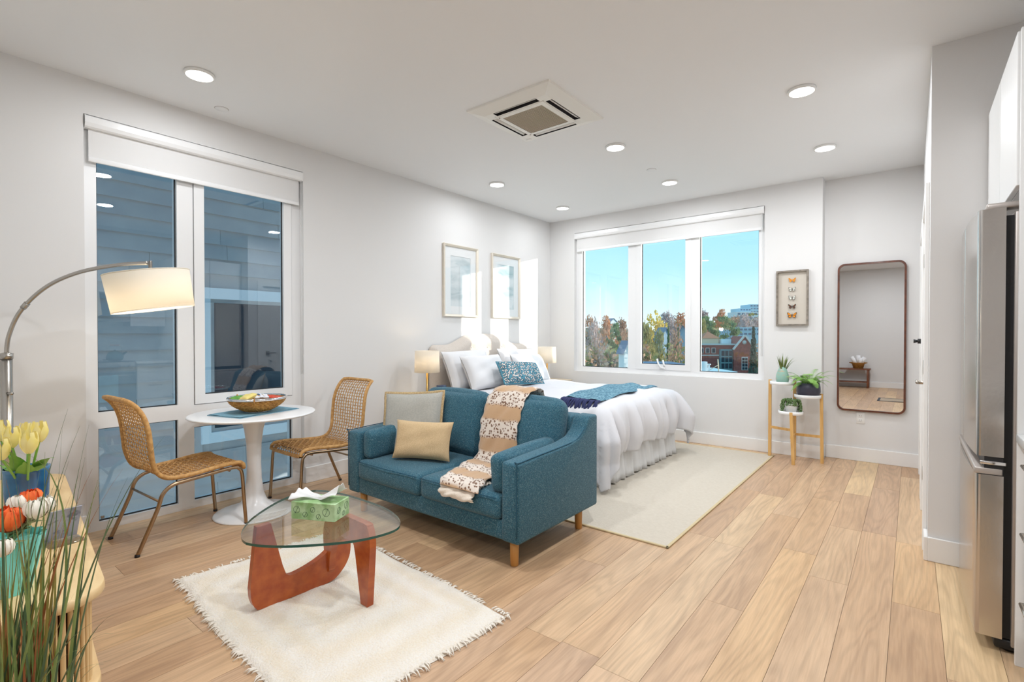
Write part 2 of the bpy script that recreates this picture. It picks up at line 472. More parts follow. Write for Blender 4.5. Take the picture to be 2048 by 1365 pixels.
MB().tube([(-0.02, 0, 0), (-0.045, 0, 0)], [0.009, 0.016], 12).build('tip', 'gasket_black', st)

# ------------------------------------------------------------------ windows
def frame_rect(m, ax, plane0, plane1, a0, a1, z0, z1, w, wz0=None, wz1=None, mi=0):
    """a rectangular frame; ax 'x': lies in a plane of constant x (a = y); ax 'y': constant y (a = x)"""
    wz0 = w if wz0 is None else wz0; wz1 = w if wz1 is None else wz1
    for A0, A1, Z0, Z1 in ((a0, a0 + w, z0, z1), (a1 - w, a1, z0, z1), (a0 + w, a1 - w, z0, z0 + wz0), (a0 + w, a1 - w, z1 - wz1, z1)):
        if ax == 'x': m.box(plane0, plane1, A0, A1, Z0, Z1, mi)
        else: m.box(A0, A1, plane0, plane1, Z0, Z1, mi)
    return m
def pane(parent, ax, p, a0, a1, z0, z1, gm):
    g = 0.0
    m = MB()
    if ax == 'x': m.box(p - 0.003, p + 0.003, a0, a1, z0, z1)
    else: m.box(a0, a1, p - 0.003, p + 0.003, z0, z1)
    o = m.build('pane', gm, parent)
    k = 0.007
    frame_rect(MB(), ax, p - 0.006, p + 0.006, a0, a1, z0, z1, k).build('gasket', 'gasket_black', o)
    return o
# left window: fixed light and casement above, two fixed lights below
XF = XL - 0.055                          # room face of the frame
w1 = MB()
fy = [WY0, 0.872, 1.331, 1.432, 2.185, WY1]
m = w1
m.box(XF - 0.09, XF, WY0, 0.872, 0.0, WZ1).box(XF - 0.09, XF, 1.328, 1.432, 0.0, WZ1).box(XF - 0.09, XF, 2.185, WY1, 0.0, WZ1)
m.box(XF - 0.09, XF, 0.872, 1.328, 0.0, 0.055).box(XF - 0.09, XF, 1.432, 2.185, 0.0, 0.055)
m.box(XF - 0.09, XF, 0.872, 1.328, 0.668, 0.775).box(XF - 0.09, XF, 1.432, 2.185, 0.60, 0.765)
m.box(XF - 0.09, XF, 0.872, 1.328, WZ1 - 0.08, WZ1).box(XF - 0.09, XF, 1.432, 2.185, WZ1 - 0.08, WZ1)
win1 = struct(m.build('window_1', 'upvc_white'))
XG = XF - 0.03
pane(win1, 'x', XG, 0.872, 1.328, 0.775, WZ1 - 0.08, 'window_glass_shade_tint')
pane(win1, 'x', XG, 0.872, 1.328, 0.055, 0.668, 'window_glass_shade_tint')
pane(win1, 'x', XG, 1.432, 2.185, 0.055, 0.60, 'window_glass_shade_tint')
sash = frame_rect(MB(), 'x', XF - 0.05, XF + 0.008, 1.437, 2.180, 0.770, WZ1 - 0.085, 0.068).build('sash', 'upvc_white', win1)
pane(sash, 'x', XG + 0.008, 1.505, 2.112, 0.838, WZ1 - 0.15, 'window_glass_shade_tint')
MB().bbox(XG + 0.003, XG + 0.006, 0.885, 0.905, 0.066, 0.086, bev=0.0005, seg=1).build('glass_stamp', 'nickel', win1)
# back window: fixed, awning sash, fixed
YFR = YB + 0.055
m = MB()
m.box(BX0, -3.60, YFR, YFR + 0.09, BZ0, BZ1).box(-2.905, -2.79, YFR, YFR + 0.09, BZ0, BZ1).box(-2.085, -1.985, YFR, YFR + 0.09, BZ0, BZ1).box(-1.335, BX1, YFR, YFR + 0.09, BZ0, BZ1)
for a, b in ((-3.60, -2.905), (-2.79, -2.085), (-1.985, -1.335)):
    m.box(a, b, YFR, YFR + 0.09, BZ0, BZ0 + 0.062).box(a, b, YFR, YFR + 0.09, BZ1 - 0.08, BZ1)
win2 = struct(m.build('window_2', 'upvc_white'))
YG = YFR + 0.03
pane(win2, 'y', YG, -3.60, -2.905, BZ0 + 0.062, BZ1 - 0.08, 'window_glass')
pane(win2, 'y', YG, -1.985, -1.335, BZ0 + 0.062, BZ1 - 0.08, 'window_glass')
sash2 = frame_rect(MB(), 'y', YFR - 0.008, YFR + 0.05, -2.79, -2.085, BZ0 + 0.062, BZ1 - 0.08, 0.068).build('sash', 'upvc_white', win2)
pane(sash2, 'y', YG, -2.722, -2.153, BZ0 + 0.13, BZ1 - 0.148, 'window_glass')
hd = MB().bbox(-2.47, -2.40, YFR - 0.022, YFR - 0.008, BZ0 + 0.072, BZ0 + 0.10, bev=0.004)
hd.tube(bez([(-2.43, YFR - 0.028, BZ0 + 0.085), (-2.45, YFR - 0.045, BZ0 + 0.10), (-2.475, YFR - 0.05, BZ0 + 0.15), (-2.49, YFR - 0.045, BZ0 + 0.20)], 5), 0.011, 8)
hd.tube([(-2.41, YFR - 0.014, BZ0 + 0.10), (-2.425, YFR - 0.02, BZ0 + 0.185)], 0.010, 8)
hd.build('crank_handle', 'gloss_white', sash2)

# roller blinds
def blind(ax, w0, w1, ztop, zbot, plane, label, chain_at):
    t = thing('roller_blind', label, 'blind')
    def P(d, a, z): return (plane + d, a, z) if ax == 'x' else (a, plane - d, z)
    prof = [(0.0, ztop), (0.052, ztop), (0.058, ztop - 0.008), (0.060, ztop - 0.045), (0.052, ztop - 0.068), (0.040, ztop - 0.076), (0.0, ztop - 0.076)]
    m = MB()
    m.add([P(d, a, z) for a in (w0, w1) for d, z in prof], [(i, i + 1, 7 + i + 1, 7 + i) for i in range(6)] + [tuple(range(6, -1, -1)), tuple(range(7, 14))])
    cas = fixn(m.build('cassette', 'gloss_white', t))
    for a in (w0, w1 - 0.004):
        q = MB(); q.add([P(d * 1.03, b, z - (0.002 if z < ztop else -0.001)) for b in (a - 0.001, a + 0.005) for d, z in prof], [(i, i + 1, 7 + i + 1, 7 + i) for i in range(6)] + [tuple(range(6, -1, -1)), tuple(range(7, 14))])
        fixn(q.build('end_cap', 'upvc_white', cas))
    e = 0.022
    q = MB()
    f0 = [P(0.022, w0 + e, zbot + 0.03), P(0.022, w1 - e, zbot + 0.03), P(0.022, w1 - e, ztop - 0.07), P(0.022, w0 + e, ztop - 0.07)]
    f1 = [P(0.0205, w0 + e, zbot + 0.03), P(0.0205, w1 - e, zbot + 0.03), P(0.0205, w1 - e, ztop - 0.07), P(0.0205, w0 + e, ztop - 0.07)]
    q.add(f0 + f1, [(0, 1, 2, 3), (7, 6, 5, 4), (0, 4, 5, 1), (1, 5, 6, 2), (2, 6, 7, 3), (3, 7, 4, 0)])
    fixn(q.build('fabric', 'blind_fabric', t))
    q = MB()
    a0 = P(0.014, w0 + e - 0.002, zbot); a1 = P(0.029, w1 - e + 0.002, zbot + 0.032)
    q.bbox(min(a0[0], a1[0]), max(a0[0], a1[0]), min(a0[1], a1[1]), max(a0[1], a1[1]), zbot, zbot + 0.032, bev=0.004)
    q.build('hem_bar', 'gloss_white', t)
    q = MB()
    for off in (0, 0.012):
        q.tube([P(0.045, chain_at + off, ztop - 0.07), P(0.045, chain_at + off, 0.95 if ax == 'x' else 1.05)], 0.002, 5)
    q.build('bead_chain', 'upvc_white', t)
    # dark gap above the cassette
    return t
blind('x', WY0 + 0.006, WY1 - 0.006, WZ1 - 0.006, 2.395, XF + 0.008, 'white roller blind above the tall window by the bistro table', WY1 - 0.022)
blind('y', BX0 + 0.006, BX1 - 0.006, BZ1 - 0.006, 2.445, YFR - 0.010, 'wide white roller blind above the three-pane window behind the bed', BX1 - 0.03)

# ------------------------------------------------------------------ ceiling fittings
def downlight(x, y, label, watt, first=[None]):
    if first[0] is None:
        t = thing('downlight', label, 'ceiling light', (x, y, CEIL), group='round recessed lights in the ceiling')
        MB().lathe([(0.0, 0.0), (0.083, 0.0), (0.085, -0.004), (0.083, -0.016), (0.077, -0.019), (0.073, -0.017)], 40).build('trim_ring', 'plastic_white', t)
        MB().lathe([(0.074, -0.016), (0.06, -0.019), (0.0, -0.020)], 40).build('lens', 'lens', t)
        first[0] = t
    else:
        t = copy_tree(first[0]); t.location = (x, y, CEIL); t['label'] = label
    ld = bpy.data.lights.new('downlight_glow', 'AREA'); ld.shape = 'DISK'; ld.size = 0.15; ld.energy = DOWNLIGHT_W * watt; ld.color = (0.925, 0.96, 1.0)
    ld.spread = R(180)
    lo = bpy.data.objects.new('downlight_glow', ld); COL.objects.link(lo); lo.location = (x, y, CEIL - 0.024)
downlight(-3.475, 1.24, 'round ceiling light nearest the tall window, left of the photo', 5)
downlight(-3.49, 4.12, 'round ceiling light above the bedside, second in the row by the left wall', 4.5)
downlight(-3.48, 5.40, 'round ceiling light in the far corner above the headboard', 4)
downlight(-2.005, 3.945, 'round ceiling light just behind the air conditioner', 11)
downlight(-2.015, 5.21, 'round ceiling light above the foot of the bed near the wide window', 9)
downlight(-0.58, 3.81, 'large bright ceiling light nearest the fridge and pier', 10)
downlight(-0.595, 5.085, 'round ceiling light in front of the tall mirror', 9)
downlight(-2.0, 1.38, 'round ceiling light above the coffee table', 15)
downlight(-0.58, 1.72, 'round ceiling light above the kitchen run', 20)
downlight(-0.58, -1.3, 'round ceiling light by the bench behind the camera', 22)
for k, (x, y, lb) in enumerate(((-3.888, 1.53, 'flat round white sprinkler cap near the tall window'), (-2.01, 4.72, 'flat round white sprinkler cap in the ceiling above the bed'))):
    t = thing('sprinkler_cap', lb, 'sprinkler cap', (x, y, CEIL), group='sprinkler caps')
    MB().lathe([(0.0, -0.006), (0.040, -0.006), (0.042, -0.003), (0.042, 0.0)], 28).build('cap', 'ceiling_paint', t)
    MB().lathe([(0.042, -0.001), (0.046, 0.0)], 28).build('gap_ring', 'steel_side', t)

# ceiling cassette air conditioner
mat('ac_white', srgb(236, 235, 230), 0.4)
mat('ac_grille', srgb(176, 160, 138), 0.5)
ac = thing('air_conditioner', 'square white ceiling cassette air conditioner with tan grille', 'air conditioner', (-2.172, 3.008, CEIL))
S = 0.362
m = MB()
def sq(h, z): return [(-h, -h, z), (h, -h, z), (h, h, z), (-h, h, z)]
# panel with four slot openings: built from strips
lv = [(S, 0.0), (S - 0.004, -0.012), (0.268, -0.038)]
for (h0, z0), (h1, z1) in zip(lv, lv[1:]):
    m.add(sq(h0, z0) + sq(h1, z1), [(i, (i + 1) % 4, 4 + (i + 1) % 4, 4 + i) for i in range(4)], 0, False)
zP = -0.038
a0, a1, L0 = 0.216, 0.268, 0.188
for q in range(4):
    M_ = Matrix.Rotation(q * PI / 2, 4, 'Z')
    m.add([(-a1, a0, zP), (-L0, a0, zP), (-L0, a1, zP), (-a1, a1, zP)], [(0, 1, 2, 3)], 0, False, M_)
    m.add([(L0, a0, zP), (a0, a0, zP), (a0, a1, zP), (L0, a1, zP)], [(0, 1, 2, 3)], 0, False, M_)
    m.add([(-a0, a0 - 0.01, zP), (a0, a0 - 0.01, zP), (a0, a0, zP), (-a0, a0, zP)], [(0, 1, 2, 3)], 0, False, M_)
fixn(m.build('panel', 'ac_white', ac))
for q in range(4):
    M_ = Matrix.Rotation(q * PI / 2, 4, 'Z')
    v = MB().box(-L0, L0, a0, a0 + 0.002, zP, -0.002, 0, M_).box(-L0, L0, a1 - 0.002, a1, zP, -0.002, 0, M_).box(-L0, -L0 + 0.002, a0, a1, zP, -0.002, 0, M_).box(L0 - 0.002, L0, a0, a1, zP, -0.002, 0, M_).box(-L0, L0, a0, a1, -0.004, -0.002, 0, M_)
    v = v.build('air_slot', 'dark_void', ac)
    F = M_ @ TR((0, a0 + 0.024, zP + 0.012), (R(-30), 0, 0))
    MB().bbox(-L0 + 0.006, L0 - 0.006, -0.017, 0.017, -0.003, 0.003, bev=0.002, seg=1, M=F).build('louvre', 'ac_white', v)
g = MB()
g.add(sq(0.206, zP - 0.003) + sq(0.172, zP - 0.006), [(i, (i + 1) % 4, 4 + (i + 1) % 4, 4 + i) for i in range(4)])
g.add(sq(0.206, zP - 0.003) + sq(0.206, zP + 0.004), [(i, (i + 1) % 4, 4 + (i + 1) % 4, 4 + i) for i in range(4)])
gf = fixn(g.build('grille_frame', 'ac_white', ac))
MB().box(-0.173, 0.173, -0.173, 0.173, zP + 0.004, zP + 0.006).build('grille_backing', 'dark_void', gf)
g = MB()
for k in range(27):
    x = -0.166 + k * 0.01277
    g.box(x - 0.0040, x + 0.0040, -0.172, 0.172, zP - 0.005, zP + 0.003)
for k in range(7):
    y = -0.147 + k * 0.049
    g.box(-0.172, 0.172, y - 0.0015, y + 0.0015, zP - 0.003, zP + 0.002)
stuff(g.build('grille_slats', 'ac_grille', gf))
for cx, cy in ((-0.19, -0.19), (-0.19, 0.19)):
    MB().lathe([(0, zP - 0.008), (0.006, zP - 0.008), (0.006, zP)], 10, cx=cx, cy=cy).build('screw_cap', 'steel_side', gf)
MB().bbox(-0.285, -0.245, 0.262, 0.285, zP - 0.004, zP + 0.006, bev=0.003, M=Matrix.Rotation(0, 4, 'Z')).build('sensor', 'plastic_white', ac)
# ================================================================== SEATING AND BED
def facing(loc, ang, lean=0, roll=0):
    """local x to the viewer's right-hand side of the thing, y up, z out of its face (heading ang, tilted up by lean, degrees)"""
    a, l = R(ang), R(lean)
    x = Vector((-math.sin(a), math.cos(a), 0))
    z = Vector((math.cos(a) * math.cos(l), math.sin(a) * math.cos(l), math.sin(l)))
    y = z.cross(x)
    m = Matrix((x, y, z)).transposed().to_4x4()
    return Matrix.Translation(loc) @ m @ Matrix.Rotation(R(roll), 4, 'Z')
def tweed(name, dark, mid, light, scale=330):
    m = bpy.data.materials.new(name); m.use_nodes = True
    nt = m.node_tree; b = nt.nodes['Principled BSDF']; L = nt.links.new
    t = nn(nt, 'ShaderNodeTexCoord')
    n1 = nn(nt, 'ShaderNodeTexNoise'); n1.inputs['Scale'].default_value = scale; n1.inputs['Detail'].default_value = 2
    n2 = nn(nt, 'ShaderNodeTexNoise'); n2.inputs['Scale'].default_value = scale * 0.45; n2.inputs['Detail'].default_value = 4
    L(t.outputs['Object'], n1.inputs['Vector']); L(t.outputs['Object'], n2.inputs['Vector'])
    r1 = nn(nt, 'ShaderNodeValToRGB'); L(n1.outputs['Fac'], r1.inputs[0])
    e = r1.color_ramp.elements
    e[0].position, e[0].color = 0.30, C4(dark); e[1].position, e[1].color = 0.72, C4(light)
    k = e.new(0.45); k.color = C4(mid); k = e.new(0.56); k.color = C4(mid)
    hs = nn(nt, 'ShaderNodeHueSaturation'); L(r1.outputs[0], hs.inputs['Color'])
    mr = nn(nt, 'ShaderNodeMapRange'); mr.inputs['From Min'].default_value = 0.3; mr.inputs['From Max'].default_value = 0.7
    mr.inputs['To Min'].default_value = 0.78; mr.inputs['To Max'].default_value = 1.2
    L(n2.outputs['Fac'], mr.inputs['Value']); L(mr.outputs[0], hs.inputs['Value'])
    L(hs.outputs[0], b.inputs['Base Color'])
    b.inputs['Roughness'].default_value = 0.9; b.inputs['Specular IOR Level'].default_value = 0.2; b.inputs['Sheen Weight'].default_value = 0.15
    bp = nn(nt, 'ShaderNodeBump'); bp.inputs['Strength'].default_value = 0.25; bp.inputs['Distance'].default_value = 0.003
    L(n1.outputs['Fac'], bp.inputs['Height']); L(bp.outputs[0], b.inputs['Normal'])
    MATS[name] = m
tweed('teal_tweed', srgb(28, 58, 78), srgb(52, 98, 116), srgb(132, 158, 162), 300)
mat('piping_teal', srgb(38, 84, 106), 0.9)
mat('honey_wood', srgb(214, 158, 88), 0.4, col2=srgb(196, 136, 68), scale=5, stretch=(6, 6, 0.7), detail=4)
mat('linen_white', srgb(214, 214, 218), 0.85, bump=0.12, bscale=14, sheen=0.1)
mat('pillow_white', srgb(228, 228, 230), 0.85, bump=0.15, bscale=18, sheen=0.1)
mat('waffle_white', srgb(228, 228, 230), 0.9, bump=0.3, bscale=160)
mat('skirt_white', srgb(216, 216, 216), 0.85, bump=0.08, bscale=20)
mat('headboard_linen', srgb(214, 205, 196), 0.9, col2=srgb(204, 194, 184), scale=120, bump=0.1, bscale=260)
mat('grey_linen', srgb(178, 176, 168), 0.9, col2=srgb(168, 167, 160), scale=90, bump=0.12, bscale=220)
mat('jute', srgb(204, 180, 140), 0.9, col2=srgb(172, 146, 104), scale=120)
mat('oatmeal', srgb(214, 188, 148), 0.9, col2=srgb(194, 166, 126), scale=130, stretch=(1, 5, 1), bump=0.2, bscale=160)

sofa = thing('loveseat', 'teal tweed two-seat sofa with honey wood legs beside the bed', 'sofa', (-2.42, 2.54, 0))
def arm(sx):
    prof = [(-0.435, 0.15), (-0.435, 0.588), (0.08, 0.612), (0.20, 0.632), (0.265, 0.675), (0.305, 0.738), (0.335, 0.755), (0.43, 0.755), (0.43, 0.15)]
    bm = bmesh.new()
    A = [bm.verts.new((sx * 0.665, y, z)) for y, z in prof]; B = [bm.verts.new((sx * 0.785, y, z)) for y, z in prof]
    bm.faces.new(A); bm.faces.new(B[::-1])
    n = len(prof)
    for i in range(n): bm.faces.new((A[i], B[i], B[(i + 1) % n], A[(i + 1) % n]))
    bmesh.ops.recalc_face_normals(bm, faces=bm.faces[:])
    bmesh.ops.bevel(bm, geom=bm.edges[:], offset=0.018, segments=3, affect='EDGES', profile=0.5, clamp_overlap=True)
    return MB().bm(bm, 0, True)
for s in (-1, 1):
    a = arm(s).build('arm', 'teal_tweed', sofa)
    MB().tube(bez([(s * 0.775, -0.437, 0.19), (s * 0.775, -0.437, 0.57), (s * 0.775, -0.41, 0.592), (s * 0.775, 0.08, 0.613), (s * 0.775, 0.20, 0.633), (s * 0.775, 0.27, 0.68)], 4), 0.0035, 5).build('piping', 'piping_teal', a)
MB().bbox(-0.67, 0.67, -0.425, 0.40, 0.15, 0.262, bev=0.014, seg=3).build('base_rail', 'teal_tweed', sofa)
MB().bbox(-0.67, 0.67, 0.27, 0.43, 0.15, 0.752, bev=0.02, seg=3).build('back_frame', 'teal_tweed', sofa)
for s in (-1, 1):
    c = MB().cush(0.655, 0.70, 0.14, r=0.035, n=14, bulge=(0.0, 0.012, 0.022), M=TR((s * 0.331, -0.098, 0.327))).build('seat_cushion', 'teal_tweed', sofa)
    MB().tube([(s * 0.331 - 0.31, -0.452, 0.385), (s * 0.331, -0.463, 0.388), (s * 0.331 + 0.31, -0.452, 0.385)], 0.003, 5).build('piping', 'piping_teal', c)
    MB().cush(0.648, 0.17, 0.475, r=0.075, n=16, bulge=(0.0, 0.045, 0.018), M=TR((s * 0.331, 0.205, 0.622), (R(-12), 0, 0))).build('back_cushion', 'teal_tweed', sofa)
MB().cush(0.10, 0.56, 0.215, r=0.04, n=10, bulge=(0.012, 0, 0.008), M=TR((0.605, -0.135, 0.512), (R(2), R(-3), 0))).build('bolster', 'teal_tweed', sofa)
MB().cush(0.10, 0.50, 0.205, r=0.04, n=10, bulge=(0.012, 0, 0.008), M=TR((-0.605, -0.16, 0.507), (R(2), R(3), 0))).build('bolster', 'teal_tweed', sofa)
for sx_ in (-1, 1):
    for y in (-0.36, 0.325):
        MB().lathe([(0, 0.0), (0.020, 0.0), (0.023, 0.004), (0.027, 0.16), (0, 0.16)], 20, cx=sx_ * 0.70, cy=y).build('leg', 'honey_wood', sofa)

# cushions on the sofa
pc = thing('throw_pillow', 'square grey linen pillow with jute trim propped on the sofa', 'pillow')
M_ = facing((-2.925, 2.47, 0.622), -64, 17, 3)
MB().pillow(0.46, 0.46, 0.13, k=0.05, M=M_, seed=3, wr=0.004, edge=0.003).build('cover', 'grey_linen', pc)
out = []
for u, v in [(i / 16, 0) for i in range(16)] + [(1, i / 16) for i in range(16)] + [(1 - i / 16, 1) for i in range(16)] + [(0, 1 - i / 16) for i in range(17)]:
    a, b = u * 2 - 1, v * 2 - 1
    out.append(M_ @ Vector((0.237 * a * (1 - 0.05 * (1 - b * b)), 0.237 * b * (1 - 0.05 * (1 - a * a)), 0)))
MB().tube(out, 0.012, 6, caps=False, flat=0.4, up=M_.to_3x3() @ Vector((0, 0, 1))).build('trim', 'jute', pc)
pc = thing('throw_pillow', 'small oatmeal woven lumbar pillow in front of the grey one', 'pillow')
MB().pillow(0.42, 0.27, 0.125, k=0.07, M=facing((-2.665, 2.345, 0.548), -62, 18, -1), seed=5, wr=0.004, edge=0.003).build('cover', 'oatmeal', pc)

# leopard throw over the sofa
def throw_mat():
    m = bpy.data.materials.new('leopard_fur'); m.use_nodes = True
    nt = m.node_tree; b = nt.nodes['Principled BSDF']; L = nt.links.new
    uv = nn(nt, 'ShaderNodeUVMap'); sp = nn(nt, 'ShaderNodeSeparateXYZ'); L(uv.outputs[0], sp.inputs[0])
    w = nn(nt, 'ShaderNodeTexNoise'); w.inputs['Scale'].default_value = 9
    L(uv.outputs[0], w.inputs['Vector'])
    ad = nn(nt, 'ShaderNodeMath', operation='MULTIPLY_ADD'); ad.inputs[1].default_value = 0.06; L(w.outputs['Fac'], ad.inputs[0]); L(sp.outputs['X'], ad.inputs[2])
    ml = nn(nt, 'ShaderNodeMath', operation='MULTIPLY'); ml.inputs[1].default_value = 4.6; L(ad.outputs[0], ml.inputs[0])
    frc = nn(nt, 'ShaderNodeMath', operation='FRACT'); L(ml.outputs[0], frc.inputs[0])
    band = nn(nt, 'ShaderNodeValToRGB'); L(frc.outputs[0], band.inputs[0])
    e = band.color_ramp.elements
    tan, cream = srgb(198, 162, 126), srgb(228, 216, 204)
    e[0].position, e[0].color = 0.0, C4(tan); e[1].position, e[1].color = 1.0, C4(tan)
    for p, c in ((0.38, tan), (0.46, cream), (0.92, cream)): k = e.new(p); k.color = C4(c)
    mp = nn(nt, 'ShaderNodeMapping'); mp.inputs['Scale'].default_value = (56, 62, 60); L(uv.outputs[0], mp.inputs[0])
    vo = nn(nt, 'ShaderNodeTexVoronoi'); vo.inputs['Scale'].default_value = 1.0; vo.inputs['Randomness'].default_value = 0.9; L(mp.outputs[0], vo.inputs['Vector'])
    sp2 = nn(nt, 'ShaderNodeValToRGB'); L(vo.outputs['Distance'], sp2.inputs[0])
    sp2.color_ramp.elements[0].position, sp2.color_ramp.elements[0].color = 0.34, (1, 1, 1, 1)
    sp2.color_ramp.elements[1].position, sp2.color_ramp.elements[1].color = 0.46, (0, 0, 0, 1)
    inb = nn(nt, 'ShaderNodeValToRGB'); L(frc.outputs[0], inb.inputs[0])
    f = inb.color_ramp.elements; f[0].position, f[0].color = 0.36, (0, 0, 0, 1); f[1].position, f[1].color = 0.42, (1, 1, 1, 1)
    mu = nn(nt, 'ShaderNodeMath', operation='MULTIPLY'); L(sp2.outputs[0], mu.inputs[0]); L(inb.outputs[0], mu.inputs[1])
    mx = nn(nt, 'ShaderNodeMix', data_type='RGBA'); L(mu.outputs[0], mx.inputs[0]); L(band.outputs[0], mx.inputs[6]); mx.inputs[7].default_value = C4(srgb(122, 88, 66))
    L(mx.outputs[2], b.inputs['Base Color'])
    b.inputs['Roughness'].default_value = 0.95; b.inputs['Sheen Weight'].default_value = 0.5; b.inputs['Specular IOR Level'].default_value = 0.1
    t = nn(nt, 'ShaderNodeTexNoise'); t.inputs['Scale'].default_value = 260; L(uv.outputs[0], t.inputs['Vector'])
    bp = nn(nt, 'ShaderNodeBump'); bp.inputs['Strength'].default_value = 0.5; bp.inputs['Distance'].default_value = 0.004
    L(t.outputs['Fac'], bp.inputs['Height']); L(bp.outputs[0], b.inputs['Normal'])
    MATS['leopard_fur'] = m
throw_mat()
mat('fleece_cream', srgb(240, 228, 212), 0.95, bump=0.3, bscale=200, sheen=0.3)
def strip(name, path, wfn, xfn, m, parent, thick=0.012, nv=18, zf=None, weld=True):
    """a cloth strip running along path [(y, z)] with thickness; uv in metres"""
    P = bez([Vector((0, y, z)) for y, z in path], 7)
    ln = [0.0]
    for a, b in zip(P, P[1:]): ln.append(ln[-1] + (b - a).length)
    N = len(P); vs, uvs = [], []
    for side in (1, -1):
        for i, p in enumerate(P):
            t = (P[min(i + 1, N - 1)] - P[max(i - 1, 0)]).normalized()
            nrm = Vector((1, 0, 0)).cross(t)
            if nrm.z < 0 and abs(nrm.z) > 0.2 and False: nrm = -nrm
            s = ln[i] / ln[-1]
            for j in range(nv):
                v = j / (nv - 1) - 0.5
                x = xfn(s) + v * wfn(s)
                off = thick / 2 * side * (1 - (2 * abs(v)) ** 8 * 0.9)
                jit = 0.004 * math.sin(41 * s + 13 * v) + 0.003 * math.sin(23 * v + 57 * s)
                q = Vector((x + (0.005 * math.sin(90 * s) if abs(v) > 0.49 else 0), p.y, p.z)) + nrm * (off + jit)
                vs.append(q); uvs.append((ln[i], v * wfn(s) + 0.5))
    fs = []
    H_ = N * nv
    for i in range(N - 1):
        for j in range(nv - 1):
            a = i * nv + j
            fs.append((a, a + 1, a + nv + 1, a + nv)); fs.append((H_ + a, H_ + a + nv, H_ + a + nv + 1, H_ + a + 1))
        for j, fl_ in ((0, 0), (nv - 1, 1)):
            a = i * nv + j
            fs.append((a, a + nv, H_ + a + nv, H_ + a) if not fl_ else (a + nv, a, H_ + a, H_ + a + nv))
    for i in (0, N - 1):
        for j in range(nv - 1):
            a = i * nv + j
            fs.append((a + 1, a, H_ + a, H_ + a + 1) if i == 0 else (a, a + 1, H_ + a + 1, H_ + a))
    me = bpy.data.meshes.new(name); me.from_pydata([tuple(v) for v in vs], [], fs)
    me.materials.append(MATS[m]); me.polygons.foreach_set('use_smooth', [True] * len(fs))
    ul = me.uv_layers.new(name='UVMap')
    for lp in me.loops: ul.data[lp.index].uv = uvs[lp.vertex_index]
    o = bpy.data.objects.new(name, me); COL.objects.link(o); o.parent = parent
    return fixn(o)
tw = thing('fur_throw', 'leopard print faux fur throw draped over the sofa back and seat', 'throw')
zs = 0.432
strip('fur_cloth', [(2.945, 0.80), (2.925, 0.868), (2.845, 0.905), (2.745, 0.888), (2.668, 0.81), (2.612, 0.69), (2.588, 0.57), (2.575, 0.485), (2.545, 0.440), (2.50, zs), (2.45, zs + 0.004), (2.30, zs + 0.002), (2.17, zs - 0.003), (2.085, 0.422), (2.058, 0.395)],
      lambda s: 0.335 - 0.02 * s, lambda s: -2.20 + 0.02 * s + (0.14 * max(0, s - 0.66) / 0.34), 'leopard_fur', tw, 0.02)
strip('folded_lining', [(2.22, zs - 0.022), (2.12, zs - 0.028), (2.062, 0.372), (2.052, 0.352), (2.062, 0.34)], lambda s: 0.275, lambda s: -2.06, 'fleece_cream', tw, 0.02)

# ------------------------------------------------------------------ bed
bed = thing('bed', 'white double bed with cream upholstered headboard against the left wall', 'bed', (0, 0, 0))
bx0, bx1, by0, by1 = -3.99, -2.06, 3.80, 5.32
MB().bbox(bx0, bx1, by0, by1, 0.03, 0.34, bev=0.02).build('box_base', 'linen_white', bed)
MB().cush(bx1 - bx0, by1 - by0, 0.32, r=0.06, n=10, M=TR(((bx0 + bx1) / 2, (by0 + by1) / 2, 0.50))).build('mattress', 'linen_white', bed)
for sx_ in (bx0 + 0.1, bx1 - 0.1):
    for y in (by0 + 0.1, by1 - 0.1):
        MB().box(sx_ - 0.02, sx_ + 0.02, y - 0.02, y + 0.02, 0.0, 0.04).build('leg', 'dark_void', bed)
# headboard with a camel back
yc = 4.55
def top(y):
    t = abs(y - yc)
    s = max(0.0, min(1.0, (0.64 - t) / 0.40)); s = s * s * (3 - 2 * s)
    return 1.175 + 0.115 * s + 0.012 * max(0.0, 1 - (t / 0.3) ** 2) - (0.0 if t < 0.80 else (t - 0.80) ** 2 * 9)
hb = MB()
ny, nz = 60, 26
btn = [(y, z) for z, ys in ((0.97, (3.86, 4.14, 4.42, 4.70, 4.98, 5.26)), (1.14, (4.28, 4.56, 4.84)), (0.80, (4.0, 4.28, 4.56, 4.84, 5.12))) for y in ys]
def hfront(u, v):
    y = 3.685 + u * 1.73; z = 0.10 + v * (top(y) - 0.10)
    e = min(1.0, min(u, 1 - u) * 14, (1 - v) * 9); e = max(e, 0.0)
    x = -4.085 + 0.085 * (1 - (1 - e) ** 2.5)
    for by_, bz_ in btn:
        d2_ = (y - by_) ** 2 + (z - bz_) ** 2
        x -= 0.018 * math.exp(-d2_ / 0.0012)
    return (x, y, z)
hb.grid(hfront, 90, 70)
hbo = fixn(hb.build('headboard', 'headboard_linen', bed))
MB().box(-4.095, -4.075, 3.70, 5.40, 0.05, 1.15).build('back_panel', 'headboard_linen', hbo)
for by_, bz_ in btn:
    MB().ell((-4.015, by_, bz_), 0.006, 0.011, 0.011, 10, 6).build('button', 'headboard_linen', hbo)
